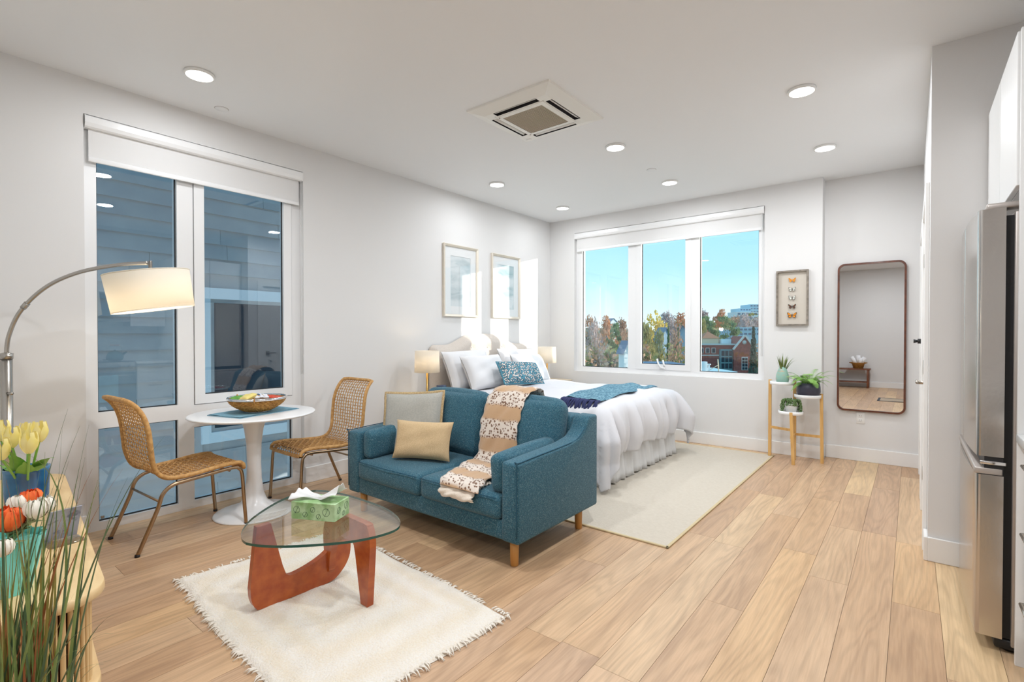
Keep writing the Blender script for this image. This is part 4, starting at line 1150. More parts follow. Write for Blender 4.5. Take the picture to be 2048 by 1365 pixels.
# ------------------------------------------------------------------ cane chairs
mat('chair_metal', srgb(170, 146, 118), 0.3, 1.0)
mat('cane', srgb(212, 166, 104), 0.6, col2=srgb(184, 136, 78), scale=50, bump=0.2, bscale=100)
PROF = [(0.292, 0.392), (0.285, 0.418), (0.255, 0.432), (0.16, 0.432), (0.02, 0.418), (-0.10, 0.412), (-0.165, 0.424), (-0.21, 0.465), (-0.235, 0.54), (-0.245, 0.63), (-0.255, 0.72), (-0.275, 0.80), (-0.31, 0.865), (-0.345, 0.898)]
def make_chair(label):
    t = thing('cane_chair', label, 'chair', group='cane chairs at the white table')
    P = bez([(0, y, z) for y, z in PROF], 10)
    ln = [0.0]
    for a, b in zip(P, P[1:]): ln.append(ln[-1] + (b - a).length)
    def samp(s):
        s = max(0, min(ln[-1], s))
        for i in range(len(ln) - 1):
            if ln[i + 1] >= s:
                f_ = (s - ln[i]) / max(1e-9, ln[i + 1] - ln[i]); p = P[i].lerp(P[i + 1], f_); tn = (P[i + 1] - P[i]).normalized()
                return p, Vector((1, 0, 0)).cross(tn) * -1
        return P[-1], Vector((0, 0, 1))
    Ltot = ln[-1]
    def half(s):
        f_ = s / Ltot
        return 0.222 - 0.016 * math.sin(min(1, max(0, (f_ - 0.35) / 0.3)) * PI) - 0.02 * max(0, (f_ - 0.8) / 0.2)
    w = MB()
    NW, NS = 13, 40
    for j in range(NW):
        v = -1 + 2 * (j + 0.5) / NW
        pts = []
        for i in range(NS * 2 + 1):
            s = Ltot * i / (NS * 2); p, nr = samp(s)
            pts.append(p + Vector((v * half(s), 0, 0)) + nr * 0.003 * math.cos(i * PI / 2 + j * PI))
        w.tube(pts, 0.0036, 4, up=(1, 0, 0), flat=1.2)
    for i in range(1, NS):
        s = Ltot * i / NS; p, nr = samp(s); pts = []
        for j in range(NW * 2 + 1):
            v = -1 + 2 * j / (NW * 2)
            pts.append(p + Vector((v * half(s), 0, 0)) - nr * 0.003 * math.cos((j - 1) * PI / 2 * 1 + i * PI))
        w.tube(pts, 0.0034, 4)
    stuff(w.build('cane_weave', 'cane', t))
    rim = []
    for i in range(46): s = Ltot * i / 45; p, nr = samp(s); rim.append(p + Vector((-half(s), 0, 0)))
    p, nr = samp(Ltot)
    rim += [p + Vector((v * half(Ltot), -0.004, 0.006)) for v in (-0.7, -0.3, 0.3, 0.7)]
    for i in range(46): s = Ltot * (1 - i / 45); p, nr = samp(s); rim.append(p + Vector((half(s), 0, 0)))
    p, nr = samp(0)
    rim += [p + Vector((v * half(0), 0.004, -0.004)) for v in (0.7, 0.3, -0.3, -0.7)] + [rim[0]]
    MB().tube(rim, 0.0135, 10, caps=False).build('rim', 'cane', t)
    for s in (-1, 1):
        x = s * 0.222
        pts = bez([(x, 0.305, 0.006), (x, 0.290, 0.20), (x, 0.280, 0.345), (x, 0.262, 0.388), (x, 0.215, 0.403), (x, 0.05, 0.392), (x, -0.07, 0.383), (x, -0.135, 0.372), (x, -0.185, 0.330), (x, -0.215, 0.24), (x, -0.315, 0.006)], 7)
        fr = MB().tube(pts, 0.0115, 12).build('side_frame', 'chair_metal', t)
        for y in (0.305, -0.315):
            MB().tube([(x, y, 0.0), (x, y * 0.998, 0.014)], 0.0135, 12).build('foot_cap', 'gasket_black', fr)
    for y, z in ((-0.20, 0.290), (0.20, 0.388)):
        MB().tube([(-0.222, y, z), (0.222, y, z)], 0.007, 8).build('cross_bar', 'chair_metal', t)
    return t
c1 = make_chair('woven cane chair with metal legs left of the white table, seen from behind')
c1.location = (-3.72, 1.205, 0); c1.rotation_euler = (0, 0, R(3))
c2_ = copy_tree(c1)
c2_.location = (-3.715, 2.19, 0); c2_.rotation_euler = (0, 0, R(180))
c2_['label'] = 'woven cane chair with metal legs between the white table and the sofa'

# ------------------------------------------------------------------ plant stand
mat('stand_wood', srgb(224, 180, 112), 0.45, col2=srgb(208, 160, 92), scale=6, stretch=(6, 6, 0.8))
ps = thing('plant_stand', 'three-tier plant stand with honey wood legs and white trays', 'plant stand', (0, 0, 0))
def leg(p0, p1, w=0.0155): MB().tube([p0, p1], w * 1.25, 4, smooth=False).build('leg', 'stand_wood', ps)
yb_ = 5.84
leg((-1.165, yb_, 0), (-1.165, yb_, 0.815)); leg((-0.935, yb_, 0), (-0.935, yb_, 0.815)); leg((-0.69, yb_, 0), (-0.70, yb_, 0.695))
leg((-0.905, 5.60, 0), (-0.93, 5.615, 0.515))
for a, b in (((-1.165, yb_, 0.315), (-0.935, yb_, 0.30)), ((-0.935, yb_, 0.265), (-0.695, yb_, 0.265)), ((-0.925, 5.61, 0.265), (-0.935, yb_, 0.265))):
    MB().tube([a, b], 0.017, 4, smooth=False).build('rail', 'stand_wood', ps)
def tray(x, y, z, r): return MB().lathe([(0, z), (r - 0.004, z), (r, z + 0.003), (r + 0.002, z + 0.034), (r - 0.004, z + 0.034), (r - 0.006, z + 0.006), (0, z + 0.006)], 44, cx=x, cy=y).build('tray', 'gloss_white', ps)
tray(-1.045, 5.80, 0.772, 0.112); tray(-0.815, 5.80, 0.652, 0.118); tray(-0.95, 5.715, 0.485, 0.112)
mat('vase_celadon', srgb(146, 184, 170), 0.35, col2=srgb(196, 160, 128), scale=9, stretch=(1, 1, 4), ramp=(0.56, 0.66))
mat('leaf_olive', srgb(108, 124, 58), 0.5, col2=srgb(88, 98, 48), scale=8)
mat('leaf_fern', srgb(118, 168, 74), 0.5, col2=srgb(150, 196, 100), scale=9)
mat('leaf_pearl', srgb(82, 112, 62), 0.5, col2=srgb(110, 138, 86), scale=20)
mat('pot_charcoal', srgb(58, 58, 74), 0.35)
mat('soil', srgb(60, 46, 36), 0.95)
def blade(base, tip, w, sag=0.0, n=9, fold=0.25, bend=None):
    """a slim leaf with a folded midrib from base to tip"""
    b, t = Vector(base), Vector(tip)
    d = t - b; side = d.cross(Vector((0, 0, 1)))
    if side.length < 1e-6: side = Vector((1, 0, 0))
    side.normalize(); up = side.cross(d).normalized()
    mid = (b + t) / 2 + Vector((0, 0, sag)) + (Vector(bend) if bend else Vector())
    vs, fs = [], []
    for i in range(n):
        s = i / (n - 1)
        p = b * (1 - s) ** 2 + mid * 2 * s * (1 - s) + t * s * s
        ww = w * (math.sin(min(1.0, 0.25 + s * 0.9) * PI * 0.98) ** 0.7 if s < 0.999 else 0.02) * 0.5
        ww = max(ww, w * 0.03)
        vs += [p - side * ww + up * ww * fold, p, p + side * ww + up * ww * fold]
    for i in range(n - 1):
        a = i * 3
        fs += [(a, a + 1, a + 4, a + 3), (a + 1, a + 2, a + 5, a + 4)]
    return vs, fs
def leaf_obj(name, parent, m_, base, tip, w, sag=0.0, **k):
    m = MB(); m.add(*blade(base, tip, w, sag, **k), 0, True); return m.build(name, m_, parent)
zt = 0.778
v_ = thing('grass_vase', 'striped celadon egg-shaped vase on the top tray of the plant stand', 'vase', (-1.04, 5.79, zt))
MB().lathe([(0, 0), (0.042, 0), (0.056, 0.02), (0.062, 0.055), (0.057, 0.10), (0.042, 0.145), (0.027, 0.178), (0.024, 0.178), (0.036, 0.14), (0.045, 0.10), (0, 0.09)], 36).build('body', 'vase_celadon', v_)
v_ = thing('grass_tuft', 'tuft of olive spiky leaves in the celadon vase', 'plant', (-1.04, 5.79, zt + 0.10))
rr = random.Random(8)
for i in range(22):
    a = rr.uniform(0, 2 * PI); r_ = rr.uniform(0.02, 0.12) if i > 3 else 0.135
    leaf_obj('leaf', v_, 'leaf_olive', (0.012 * math.cos(a), 0.012 * math.sin(a), 0), (r_ * math.cos(a), r_ * math.sin(a), rr.uniform(0.20, 0.25) - r_ * 0.45), 0.013, sag=r_ * 0.45)
zt = 0.658
v_ = thing('fern_pot', 'round charcoal pot on the middle tray of the plant stand', 'pot', (-0.805, 5.79, zt))
MB().lathe([(0, 0), (0.075, 0), (0.094, 0.018), (0.106, 0.06), (0.104, 0.105), (0.097, 0.145), (0.091, 0.145), (0.094, 0.12), (0, 0.115)], 44).build('body', 'pot_charcoal', v_)
MB().lathe([(0.093, 0.118), (0, 0.126)], 30).build('soil', 'soil', v_)
fn_ = thing('fern', 'bushy green fern growing in the charcoal pot', 'plant', (-0.805, 5.79, zt + 0.12))
rr = random.Random(12)
for i in range(34):
    a = i * 2.399 + rr.uniform(-0.2, 0.2); rad = rr.uniform(0.14, 0.245) * (0.72 if math.sin(a) > 0.55 else 1); hgt = rr.uniform(0.02, 0.16) if i % 3 else rr.uniform(-0.06, 0.06)
    b = Vector((0.03 * math.cos(a), 0.03 * math.sin(a), 0)); t_ = Vector((rad * math.cos(a), rad * math.sin(a), hgt)); mid = (b + t_) / 2 + Vector((0, 0, 0.10))
    m = MB(); N = 22; pts = []
    for k in range(N + 1):
        s = k / N; pts.append(b * (1 - s) ** 2 + mid * 2 * s * (1 - s) + t_ * s * s)
    m.tube(pts, [0.0018 * (1 - 0.7 * k / N) for k in range(N + 1)], 3)
    for k in range(3, N):
        s = k / N; p = pts[k]; d = (pts[k + 1] - pts[k - 1]).normalized(); sd_ = d.cross(Vector((0, 0, 1))).normalized()
        L_ = 0.036 * math.sin(PI * min(1, 0.15 + s * 0.85)) ** 0.8 + 0.004
        for sg in (-1, 1):
            tip = p + sd_ * sg * L_ + d * L_ * 0.45 - Vector((0, 0, L_ * 0.25))
            q = d * 0.0023
            m.add([p - q, p + q, tip + q * 0.3, p + (tip - p) * 0.5 - q * 1.1 + Vector((0, 0, 0.002))], [(0, 1, 2, 3)], 0, True)
    m.build('frond', 'leaf_fern', fn_)
zt = 0.491
v_ = thing('pearl_pot', 'small white pot on the lowest tray of the plant stand', 'pot', (-0.945, 5.71, zt))
MB().lathe([(0, 0), (0.045, 0), (0.060, 0.095), (0.062, 0.10), (0.056, 0.10), (0.05, 0.085), (0, 0.085)], 32).build('body', 'plastic_white', v_)
sp_ = thing('trailing_succulent', 'string of pearls succulent trailing over the small white pot', 'plant', (-0.945, 5.71, zt + 0.09))
rr = random.Random(15)
for i in range(26):
    a = i * 2.399 + rr.uniform(-.2, .2); rad = rr.uniform(0.075, 0.11); dn = rr.uniform(0.03, 0.11) * (1.0 if math.sin(a) < 0.4 else 0.5)
    if abs(((a / PI * 180) % 360) - 279) < 58: rad *= 0.62; dn = 0.0
    pts = bez([(0.02 * math.cos(a), 0.02 * math.sin(a), 0.005), (rad * 0.75 * math.cos(a), rad * 0.75 * math.sin(a), 0.05), (rad * math.cos(a), rad * math.sin(a), 0.01), (rad * 1.03 * math.cos(a), rad * 1.03 * math.sin(a), max(-dn, -0.075))], 5)
    m = MB().tube(pts, 0.0012, 3)
    for p in pts[3:]:
        for q in range(2):
            o_ = Vector((rr.uniform(-1, 1), rr.uniform(-1, 1), rr.uniform(-0.6, 0.6))) * 0.009
            m.ell(p + o_, 0.0062, 0.0062, 0.0078, 6, 4)
    m.build('strand', 'leaf_pearl', sp_)

# ------------------------------------------------------------------ on the far walls
mat('walnut', srgb(108, 58, 36), 0.35, col2=srgb(82, 42, 26), scale=6, stretch=(4, 1, 4), coat=0.2)
mi_ = thing('wall_mirror', 'tall rounded mirror with slim walnut frame on the recessed wall', 'mirror', ((-0.602 - 0.039) / 2, YR, (0.508 + 2.016) / 2))
w2, h2 = (0.602 - 0.039) / 2, (2.016 - 0.508) / 2
po, pi_ = rrect(-w2, w2, -h2, h2, 0.065, 8), rrect(-w2 + 0.017, w2 - 0.017, -h2 + 0.017, h2 - 0.017, 0.05, 8)
m = MB(); n = len(po)
for ya, yb2 in ((-0.034, -0.002),):
    vs = [(x, ya, z) for x, z in po] + [(x, ya, z) for x, z in pi_] + [(x, yb2, z) for x, z in po] + [(x, yb2, z) for x, z in pi_]
    fs = []
    for i in range(n):
        j = (i + 1) % n
        fs += [(i, j, n + j, n + i), (2 * n + j, 2 * n + i, 3 * n + i, 3 * n + j), (i, 2 * n + i, 2 * n + j, j), (n + j, 3 * n + j, 3 * n + i, n + i)]
    m.add(vs, fs)
fixn(m.build('frame', 'walnut', mi_))
m = MB(); m.add([(x, -0.018, z) for x, z in pi_] + [(x, -0.004, z) for x, z in pi_], [tuple(range(n)), tuple(range(2 * n - 1, n - 1, -1))] + [(i, n + i, n + (i + 1) % n, (i + 1) % n) for i in range(n)])
fixn(m.build('mirror_glass', 'mirror', mi_))
mat('driftwood', srgb(150, 140, 128), 0.6, col2=srgb(116, 108, 98), scale=30, stretch=(1, 1, 1), detail=6)
mat('linen_back', srgb(206, 198, 186), 0.9, bump=0.1, bscale=300)
sb_ = thing('butterfly_box', 'grey shadow box with five mounted butterflies above the plant stand', 'wall art', (-0.992, YB, 1.678))
hw, hh = 0.151, 0.293
frame_rect(MB(), 'y', -0.036, 0.0, -hw, hw, -hh, hh, 0.016).build('frame', 'driftwood', sb_)
MB().box(-hw + 0.01, hw - 0.01, -0.006, -0.001, -hh + 0.01, hh - 0.01).build('backing', 'linen_back', sb_)
mat('bf_orange', srgb(226, 142, 30), 0.7); mat('bf_black', srgb(38, 32, 32), 0.7); mat('bf_white', srgb(226, 228, 218), 0.7); mat('bf_brown', srgb(98, 66, 52), 0.7); mat('bf_amber', srgb(214, 150, 50), 0.7)
def butterfly(z, s, m_up, m_edge, m_dot):
    m = MB()
    for sg in (-1, 1):
        fw = [(0.004, 0.004), (0.030, 0.026), (0.040, 0.027), (0.041, 0.018), (0.036, 0.006), (0.030, -0.001), (0.006, -0.002)]
        hwg = [(0.004, -0.001), (0.028, -0.002), (0.034, -0.010), (0.030, -0.020), (0.020, -0.026), (0.010, -0.020), (0.004, -0.008)]
        for wg in (fw, hwg):
            cx = sum(p[0] for p in wg) / 7; cz = sum(p[1] for p in wg) / 7
            for k, mi_k, yo in ((1.0, 1, 0.0), (0.78, 0, 0.0012)):
                P_ = [(sg * s * (cx * (1 - k) * 0.75 + p[0] * k) , s * (cz * (1 - k) * 0.75 + p[1] * k)) for p in wg]
                top_ = [(x, -0.020 - yo - abs(x) * 0.16, zz) for x, zz in P_]; bot = [(x, y + 0.0012, zz) for x, y, zz in top_]
                n_ = len(P_)
                m.add(top_ + bot, [tuple(range(n_)), tuple(range(2 * n_ - 1, n_ - 1, -1))] + [(i, (i + 1) % n_, n_ + (i + 1) % n_, n_ + i) for i in range(n_)], mi_k)
        m.ell((sg * s * 0.029, -0.0265 - s * 0.0025, s * 0.017), 0.003 * s, 0.001, 0.003 * s, 8, 4, 2)
    m.tube([(0, -0.022, s * 0.012), (0, -0.022, -s * 0.016)], [0.0028 * s, 0.0016 * s], 8, 1)
    m.tube([(0, -0.003, 0), (0, -0.022, 0)], 0.001, 5, 1)
    for sg in (-1, 1): m.tube([(0, -0.022, s * 0.012), (sg * 0.008 * s, -0.025, s * 0.026)], 0.0005, 4, 1)
    fixn(m.build('butterfly', [m_up, m_edge, m_dot], sb_, (0, 0, z)))
butterfly(0.190, 0.86, 'bf_orange', 'bf_amber', 'bf_black')
butterfly(0.092, 0.80, 'bf_white', 'bf_black', 'bf_white')
butterfly(0.002, 0.84, 'bf_white', 'bf_black', 'bf_black')
butterfly(-0.090, 0.90, 'bf_brown', 'bf_black', 'bf_orange')
butterfly(-0.183, 1.12, 'bf_orange', 'bf_black', 'bf_orange')
ol = thing('wall_outlet', 'white wall outlet under the mirror', 'outlet', (-0.40, YR, 0.44))
MB().bbox(-0.037, 0.037, -0.006, 0.0, -0.058, 0.058, bev=0.003).build('plate', 'plastic_white', ol)
for z in (-0.022, 0.022):
    s_ = MB().bbox(-0.017, 0.017, -0.009, -0.005, z - 0.015, z + 0.015, bev=0.002).build('socket', 'plastic_white', ol)
    MB().box(-0.008, -0.006, -0.0095, -0.008, z - 0.004, z + 0.006).box(0.006, 0.008, -0.0095, -0.008, z - 0.004, z + 0.006).build('slots', 'dark_void', s_)
# ================================================================== CONSOLE CORNER
mat('ash_wood', srgb(232, 202, 152), 0.45, col2=srgb(220, 186, 134), scale=4, stretch=(1.2, 6, 6), detail=4)
mat('slat_wood', srgb(228, 196, 144), 0.5, col2=srgb(212, 176, 122), scale=8, stretch=(6, 6, 1))
mat('slat_gap', srgb(74, 42, 22), 0.9)
CL, CW, CT_ = 1.92, 0.40, 0.50
cs = thing('slatted_console', 'low rounded console with vertical light wood slats in the near corner', 'console', (0, 0, 0), 0)
cs.location = (-1.905 - CL / 2 * math.cos(R(6.5)) - 0.02, 0.425 - CW / 2 + CL / 2 * math.sin(R(6.5)) - 0.0, 0); cs.rotation_euler = (0, 0, R(-6.5))
hl, hw_ = CL / 2, CW / 2
m = MB(); poly = rrect(-hl, hl, -hw_, hw_, 0.13, 12)
def edge_slab(poly, z0, z1, b=0.005):
    m = MB(); n = len(poly)
    cx = sum(p[0] for p in poly) / n; cy = sum(p[1] for p in poly) / n
    def ins(p, k): 
        d = math.hypot(p[0] - cx, p[1] - cy); return (p[0] - (p[0] - cx) / d * k, p[1] - (p[1] - cy) / d * k)
    rings = [[(*ins(p, b), z0) for p in poly], [(*p, z0 + b) for p in poly], [(*p, z1 - b) for p in poly], [(*ins(p, b), z1) for p in poly]]
    vs = [q for r_ in rings for q in r_]; fs = [tuple(range(n - 1, -1, -1)), tuple(range(3 * n, 4 * n))]
    m.add(vs, fs); m.add(vs, [(r_ * n + i, r_ * n + (i + 1) % n, (r_ + 1) * n + (i + 1) % n, (r_ + 1) * n + i) for r_ in range(3) for i in range(n)], 0, True)
    return m
edge_slab(poly, CT_ - 0.03, CT_).build('top', 'ash_wood', cs)
edge_slab(rrect(-hl + 0.01, hl - 0.01, -hw_ + 0.01, hw_ - 0.01, 0.125, 12), 0.165, 0.195).build('bottom_shelf', 'ash_wood', cs)
inner = rrect(-hl + 0.045, hl - 0.045, -hw_ + 0.045, hw_ - 0.045, 0.10, 14)
MB().prism(inner, 0.195, CT_ - 0.03).build('carcass', 'slat_gap', cs)
sm0 = MB().tube([(0, 0, 0.195), (0, 0, CT_ - 0.03)], 0.0072, 8, caps=False).mesh('slat', 'slat_wood')
P_ = [Vector((x, y, 0)) for x, y in rrect(-hl + 0.038, hl - 0.038, -hw_ + 0.038, hw_ - 0.038, 0.105, 14)]; P_.append(P_[0])
acc = 0.0
for a, b in zip(P_, P_[1:]):
    L_ = (b - a).length; s = acc
    while s < L_:
        o = bpy.data.objects.new('slat', sm0); COL.objects.link(o); o.parent = cs; o.location = a.lerp(b, s / L_); s += 0.0192
    acc = s - L_
for x in (-hl + 0.2, hl - 0.2):
    for y in (-hw_ + 0.09, hw_ - 0.09):
        MB().tube([(x, y, 0.165), (x, y, 0.0)], [0.022, 0.015], 14).build('leg', 'ash_wood', cs)

# arc floor lamp behind the console
mat('brushed_nickel', srgb(186, 182, 176), 0.25, 1.0)
mat('lamp_shade', srgb(246, 240, 228), 0.85, trans=0.45, bump=0.05, bscale=300)
LX, LY = -3.93, 0.425
al = thing('arc_floor_lamp', 'brushed metal arc floor lamp with white drum shade', 'lamp', (LX, LY, 0))
MB().lathe([(0, 0), (0.135, 0), (0.138, 0.006), (0.135, 0.022), (0.12, 0.028), (0.03, 0.032), (0.0, 0.032)], 44).build('base', 'brushed_nickel', al)
MB().tube([(0, 0, 0.03), (0, 0, 1.165)], 0.026, 18).build('pole', 'brushed_nickel', al)
MB().lathe([(0.0, 1.15), (0.029, 1.15), (0.030, 1.18), (0.012, 1.185), (0, 1.185)], 18).build('pole_collar', 'brushed_nickel', al)
kb = MB().tube([(0.02, 0, 0.96), (0.06, 0.015, 0.96)], 0.008, 10).build('knob', 'brushed_nickel', al)
SC = Vector((-3.225, 0.905, 1.520)) - Vector((LX, LY, 0))   # centre of the shade
arc = bez([(0, 0, 1.17), (0.015, 0.01, 1.28), (0.075, 0.05, 1.415), (0.20, 0.135, 1.545), (0.36, 0.245, 1.625), (0.55, 0.378, 1.665), (SC.x - 0.01, SC.y - 0.01, 1.672)], 9)
MB().tube(arc, 0.0105, 12).build('arc_arm', 'brushed_nickel', al)
jp = arc[20]; jd = (arc[21] - arc[19]).normalized()
MB().tube([jp - jd * 0.018, jp + jd * 0.018], 0.0145, 12).build('arm_joint', 'brushed_nickel', al)
MB().tube([(SC.x, SC.y, 1.684), (SC.x, SC.y, 1.50)], 0.009, 10).build('stem', 'brushed_nickel', al)
Ms = Matrix.Translation(SC) @ Matrix.Rotation(R(9), 4, Vector((3.2, -0.93, 0)).normalized())
sh = MB().lathe([(0.186, -0.100), (0.189, -0.100), (0.196, 0.100), (0.193, 0.100), (0.186, -0.100)], 64, M=Ms).build('shade', 'lamp_shade', al)
for r_, z_ in ((0.1875, -0.100), (0.1945, 0.100)):
    q = MB(); q.grid(lambda u, v: ((r_ + 0.003 * math.cos(2 * PI * v)) * math.cos(2 * PI * u), (r_ + 0.003 * math.cos(2 * PI * v)) * math.sin(2 * PI * u), z_ + 0.003 * math.sin(2 * PI * v)), 64, 6, closeu=True, closev=True, M=Ms); q.build('shade_rim', 'lamp_shade', sh)
MB().ell((SC.x, SC.y, 1.475), 0.03, 0.03, 0.04, 14, 8).build('bulb', 'bulb', al)
ld = bpy.data.lights.new('bulb_glow', 'POINT'); ld.energy = 4.0; ld.color = (1, 0.90, 0.76); ld.shadow_soft_size = 0.04
lo = bpy.data.objects.new('bulb_glow', ld); COL.objects.link(lo); lo.location = (LX + SC.x, LY + SC.y, 1.42)

# tulips in a blue vase
mat('vase_blue', srgb(44, 120, 168), 0.12, col2=srgb(26, 72, 118), scale=7, coat=0.6)
mat('tulip_yellow', srgb(250, 232, 134), 0.5, col2=srgb(252, 240, 178), scale=12, trans=0.15)
mat('tulip_leaf', srgb(104, 164, 58), 0.45, col2=srgb(146, 192, 86), scale=8)
VX, VY = -3.02, 0.385
vz = CT_
vb = thing('blue_vase', 'glossy blue ceramic vase on the slatted console', 'vase', (VX, VY, vz))
MB().lathe([(0, 0), (0.062, 0), (0.070, 0.02), (0.074, 0.10), (0.076, 0.19), (0.079, 0.205), (0.074, 0.206), (0.070, 0.19), (0.066, 0.03), (0, 0.025)], 40).build('body', 'vase_blue', vb)
def tulip(px, py, d, hd_, lb, lf=(), open_=0.0):
    tip = at(px, py, d)
    t = thing('tulip', lb, 'flower', tuple(tip), rz=hd_, group='yellow tulips in the blue vase')
    b = Vector((VX, VY, vz + 0.04)) - tip; b = Matrix.Rotation(-hd_, 3, 'Z') @ b
    MB().tube(bez([b, b * 0.55 + Vector((0, 0, 0.01)), (0, 0, -0.035)], 6), 0.0045, 7).build('stem', 'tulip_leaf', t)
    for lx, ly, sag in lf:
        tp_ = Matrix.Rotation(-hd_, 3, 'Z') @ (at(lx, ly, d) - tip)
        leaf_obj('leaf', t, 'tulip_leaf', b + Vector((0, 0, 0.05)), tp_, 0.07, sag, n=12, fold=0.3)
    for k in range(6):
        a = k * PI / 3 + (0 if k % 2 == 0 else 0.03); ri = 0.036 if k % 2 else 0.040
        def pf(u, v, a=a, ri=ri):
            w = (v - 0.5) * 1.25 * math.sin(min(1, 0.18 + u * 1.05) * PI * 0.93) ** 0.6
            r_ = ri * (math.sin(min(1.0, 0.05 + u * 0.62) * PI)) ** 0.7 * (1 - 0.30 * u * (1 - open_))
            return (r_ * math.cos(a + w), r_ * math.sin(a + w), -0.038 + 0.088 * u)
        m = MB().grid(pf, 10, 7); m.build('petal', 'tulip_yellow', t)
tulip(24, 878, 2.12, 0.3, 'yellow tulip leaning to the left edge of the bunch', [(4, 920, 0.05)])
tulip(2, 865, 2.16, 0.9, 'yellow tulip at the far left of the bunch, cut by the frame', [(-8, 930, 0.05)])
tulip(3, 902, 2.04, 0.4, 'low yellow tulip at the left front of the bunch', [(20, 905, 0.05)])
tulip(56, 868, 2.22, 0.1, 'yellow tulip at the back of the bunch, half hidden', [(36, 915, 0.04)])
tulip(78, 867, 2.14, 0.6, 'upper right yellow tulip of the bunch', [(95, 928, 0.06), (108, 917, 0.09)])
tulip(59, 889, 2.06, 0.2, 'yellow tulip at the front right of the bunch', [(48, 925, 0.05)])
# turquoise pot of silk flowers
mat('turquoise', srgb(128, 222, 214), 0.3, coat=0.2)
mat('silk_orange', srgb(236, 84, 24), 0.6, col2=srgb(248, 122, 50), scale=30)
mat('silk_white', srgb(246, 240, 226), 0.6)
mat('sage_leaf', srgb(150, 158, 110), 0.6)
fp = at(16, 1130, 1.52); FX, FY = fp.x, fp.y
tp = thing('turquoise_pot', 'pleated turquoise pot on the near end of the console', 'pot', (FX, FY, CT_))
def ptf(u, v):
    th = 2 * PI * u; r_ = 0.050 + 0.032 * v + 0.006 * (1 if int(u * 24) % 2 else -1) * (0.3 + 0.7 * v)
    return (r_ * math.cos(th), r_ * math.sin(th), 0.17 * v)
m = MB().grid(ptf, 48, 8, smooth=False, closeu=True); m.lathe([(0.05, 0.002), (0, 0.002)], 24); m.lathe([(0.074, 0.150), (0, 0.150)], 24)
m.build('body', 'turquoise', tp)
FR = random.Random(5)
def ranunc(px, py, d, s, mt, lb, grp):
    c = at(px, py, d); t = thing('silk_flower', lb, 'flower', tuple(c), group=grp)
    for k in range(4):
        rr_ = s * (0.35 + 0.22 * k); n_ = 5 + k * 2
        for j in range(n_):
            a = j * 2 * PI / n_ + k * 0.5 + FR.uniform(-0.2, 0.2); jr = FR.uniform(0.9, 1.16); jt = FR.uniform(-0.25, 0.2)
            def pf(u, v, a=a, k=k, jr=jr, jt=jt):
                w = (v - 0.5) * 2 * PI / n_ * 1.5 * math.sin(min(1, 0.3 + 0.7 * u) * PI * 0.8)
                t_ = (0.35 + 0.42 * k) * (1 - u) + 0.16 * k + 0.9 * (1 - u) ** 2 + jt * u; q = s * (0.5 + 0.16 * k) * jr * (1 + 0.16 * u * u + 0.5 * (v - 0.5) ** 2 * u)
                return (q * math.sin(t_) * math.cos(a + w), q * math.sin(t_) * math.sin(a + w), q * math.cos(t_))
            MB().grid(pf, 6, 5).build('petal', mt, t)
    b = Vector((FX, FY, CT_ + 0.14)) - c
    MB().tube(bez([b, b * 0.5, (0, 0, -s * 0.3)], 4), 0.003, 5).build('stem', 'sage_leaf', t)
    for q in range(2):
        leaf_obj('leaf', t, 'sage_leaf', b * (0.7 - 0.3 * q), b * 0.35 + Vector((0.06 * math.cos(px + 2 * q), 0.06 * math.sin(px + 2 * q), 0.0)), 0.03, 0.01, n=8)
ranunc(20, 1042, 1.50, 0.034, 'silk_orange', 'large orange silk flower in the turquoise pot', 'orange silk flowers')
ranunc(62, 1000, 1.62, 0.028, 'silk_orange', 'orange silk flower behind the white blooms', 'orange silk flowers')
for px, py, d, s, lb in ((72, 1020, 1.52, 0.026, 'white silk bloom right of the orange flower'), (56, 1030, 1.55, 0.022, 'small white silk bloom between the orange flowers'), (92, 1012, 1.58, 0.024, 'white silk bloom at the right edge of the bouquet'), (6, 1098, 1.42, 0.022, 'white silk bloom low at the left edge of the pot'), (34, 1008, 1.58, 0.022, 'white silk bloom at the back of the bouquet')):
    ranunc(px, py, d, s, 'silk_white', lb, 'white silk flowers')
# acrylic stand with leaflet
mat('leaflet', srgb(196, 202, 220), 0.5, col2=srgb(120, 128, 156), scale=22, ramp=(0.5, 0.58))
ap = floor_at(122, 1082, CT_)
ah = thing('leaflet_holder', 'clear acrylic holder with a printed leaflet on the console', 'holder', (ap.x, ap.y, CT_), R(-82))
q = TR((0, 0, 0), (R(-22), 0, 0))
MB().bbox(-0.055, 0.055, -0.002, 0.002, 0.0, 0.145, bev=0.001, seg=1, M=q).bbox(-0.055, 0.055, -0.02, 0.075, 0.0, 0.004, bev=0.001, seg=1).build('acrylic', 'clear_plastic', ah)
MB().box(-0.048, 0.048, -0.0045, -0.0025, 0.008, 0.138, M=q).build('leaflet', 'leaflet', ah)

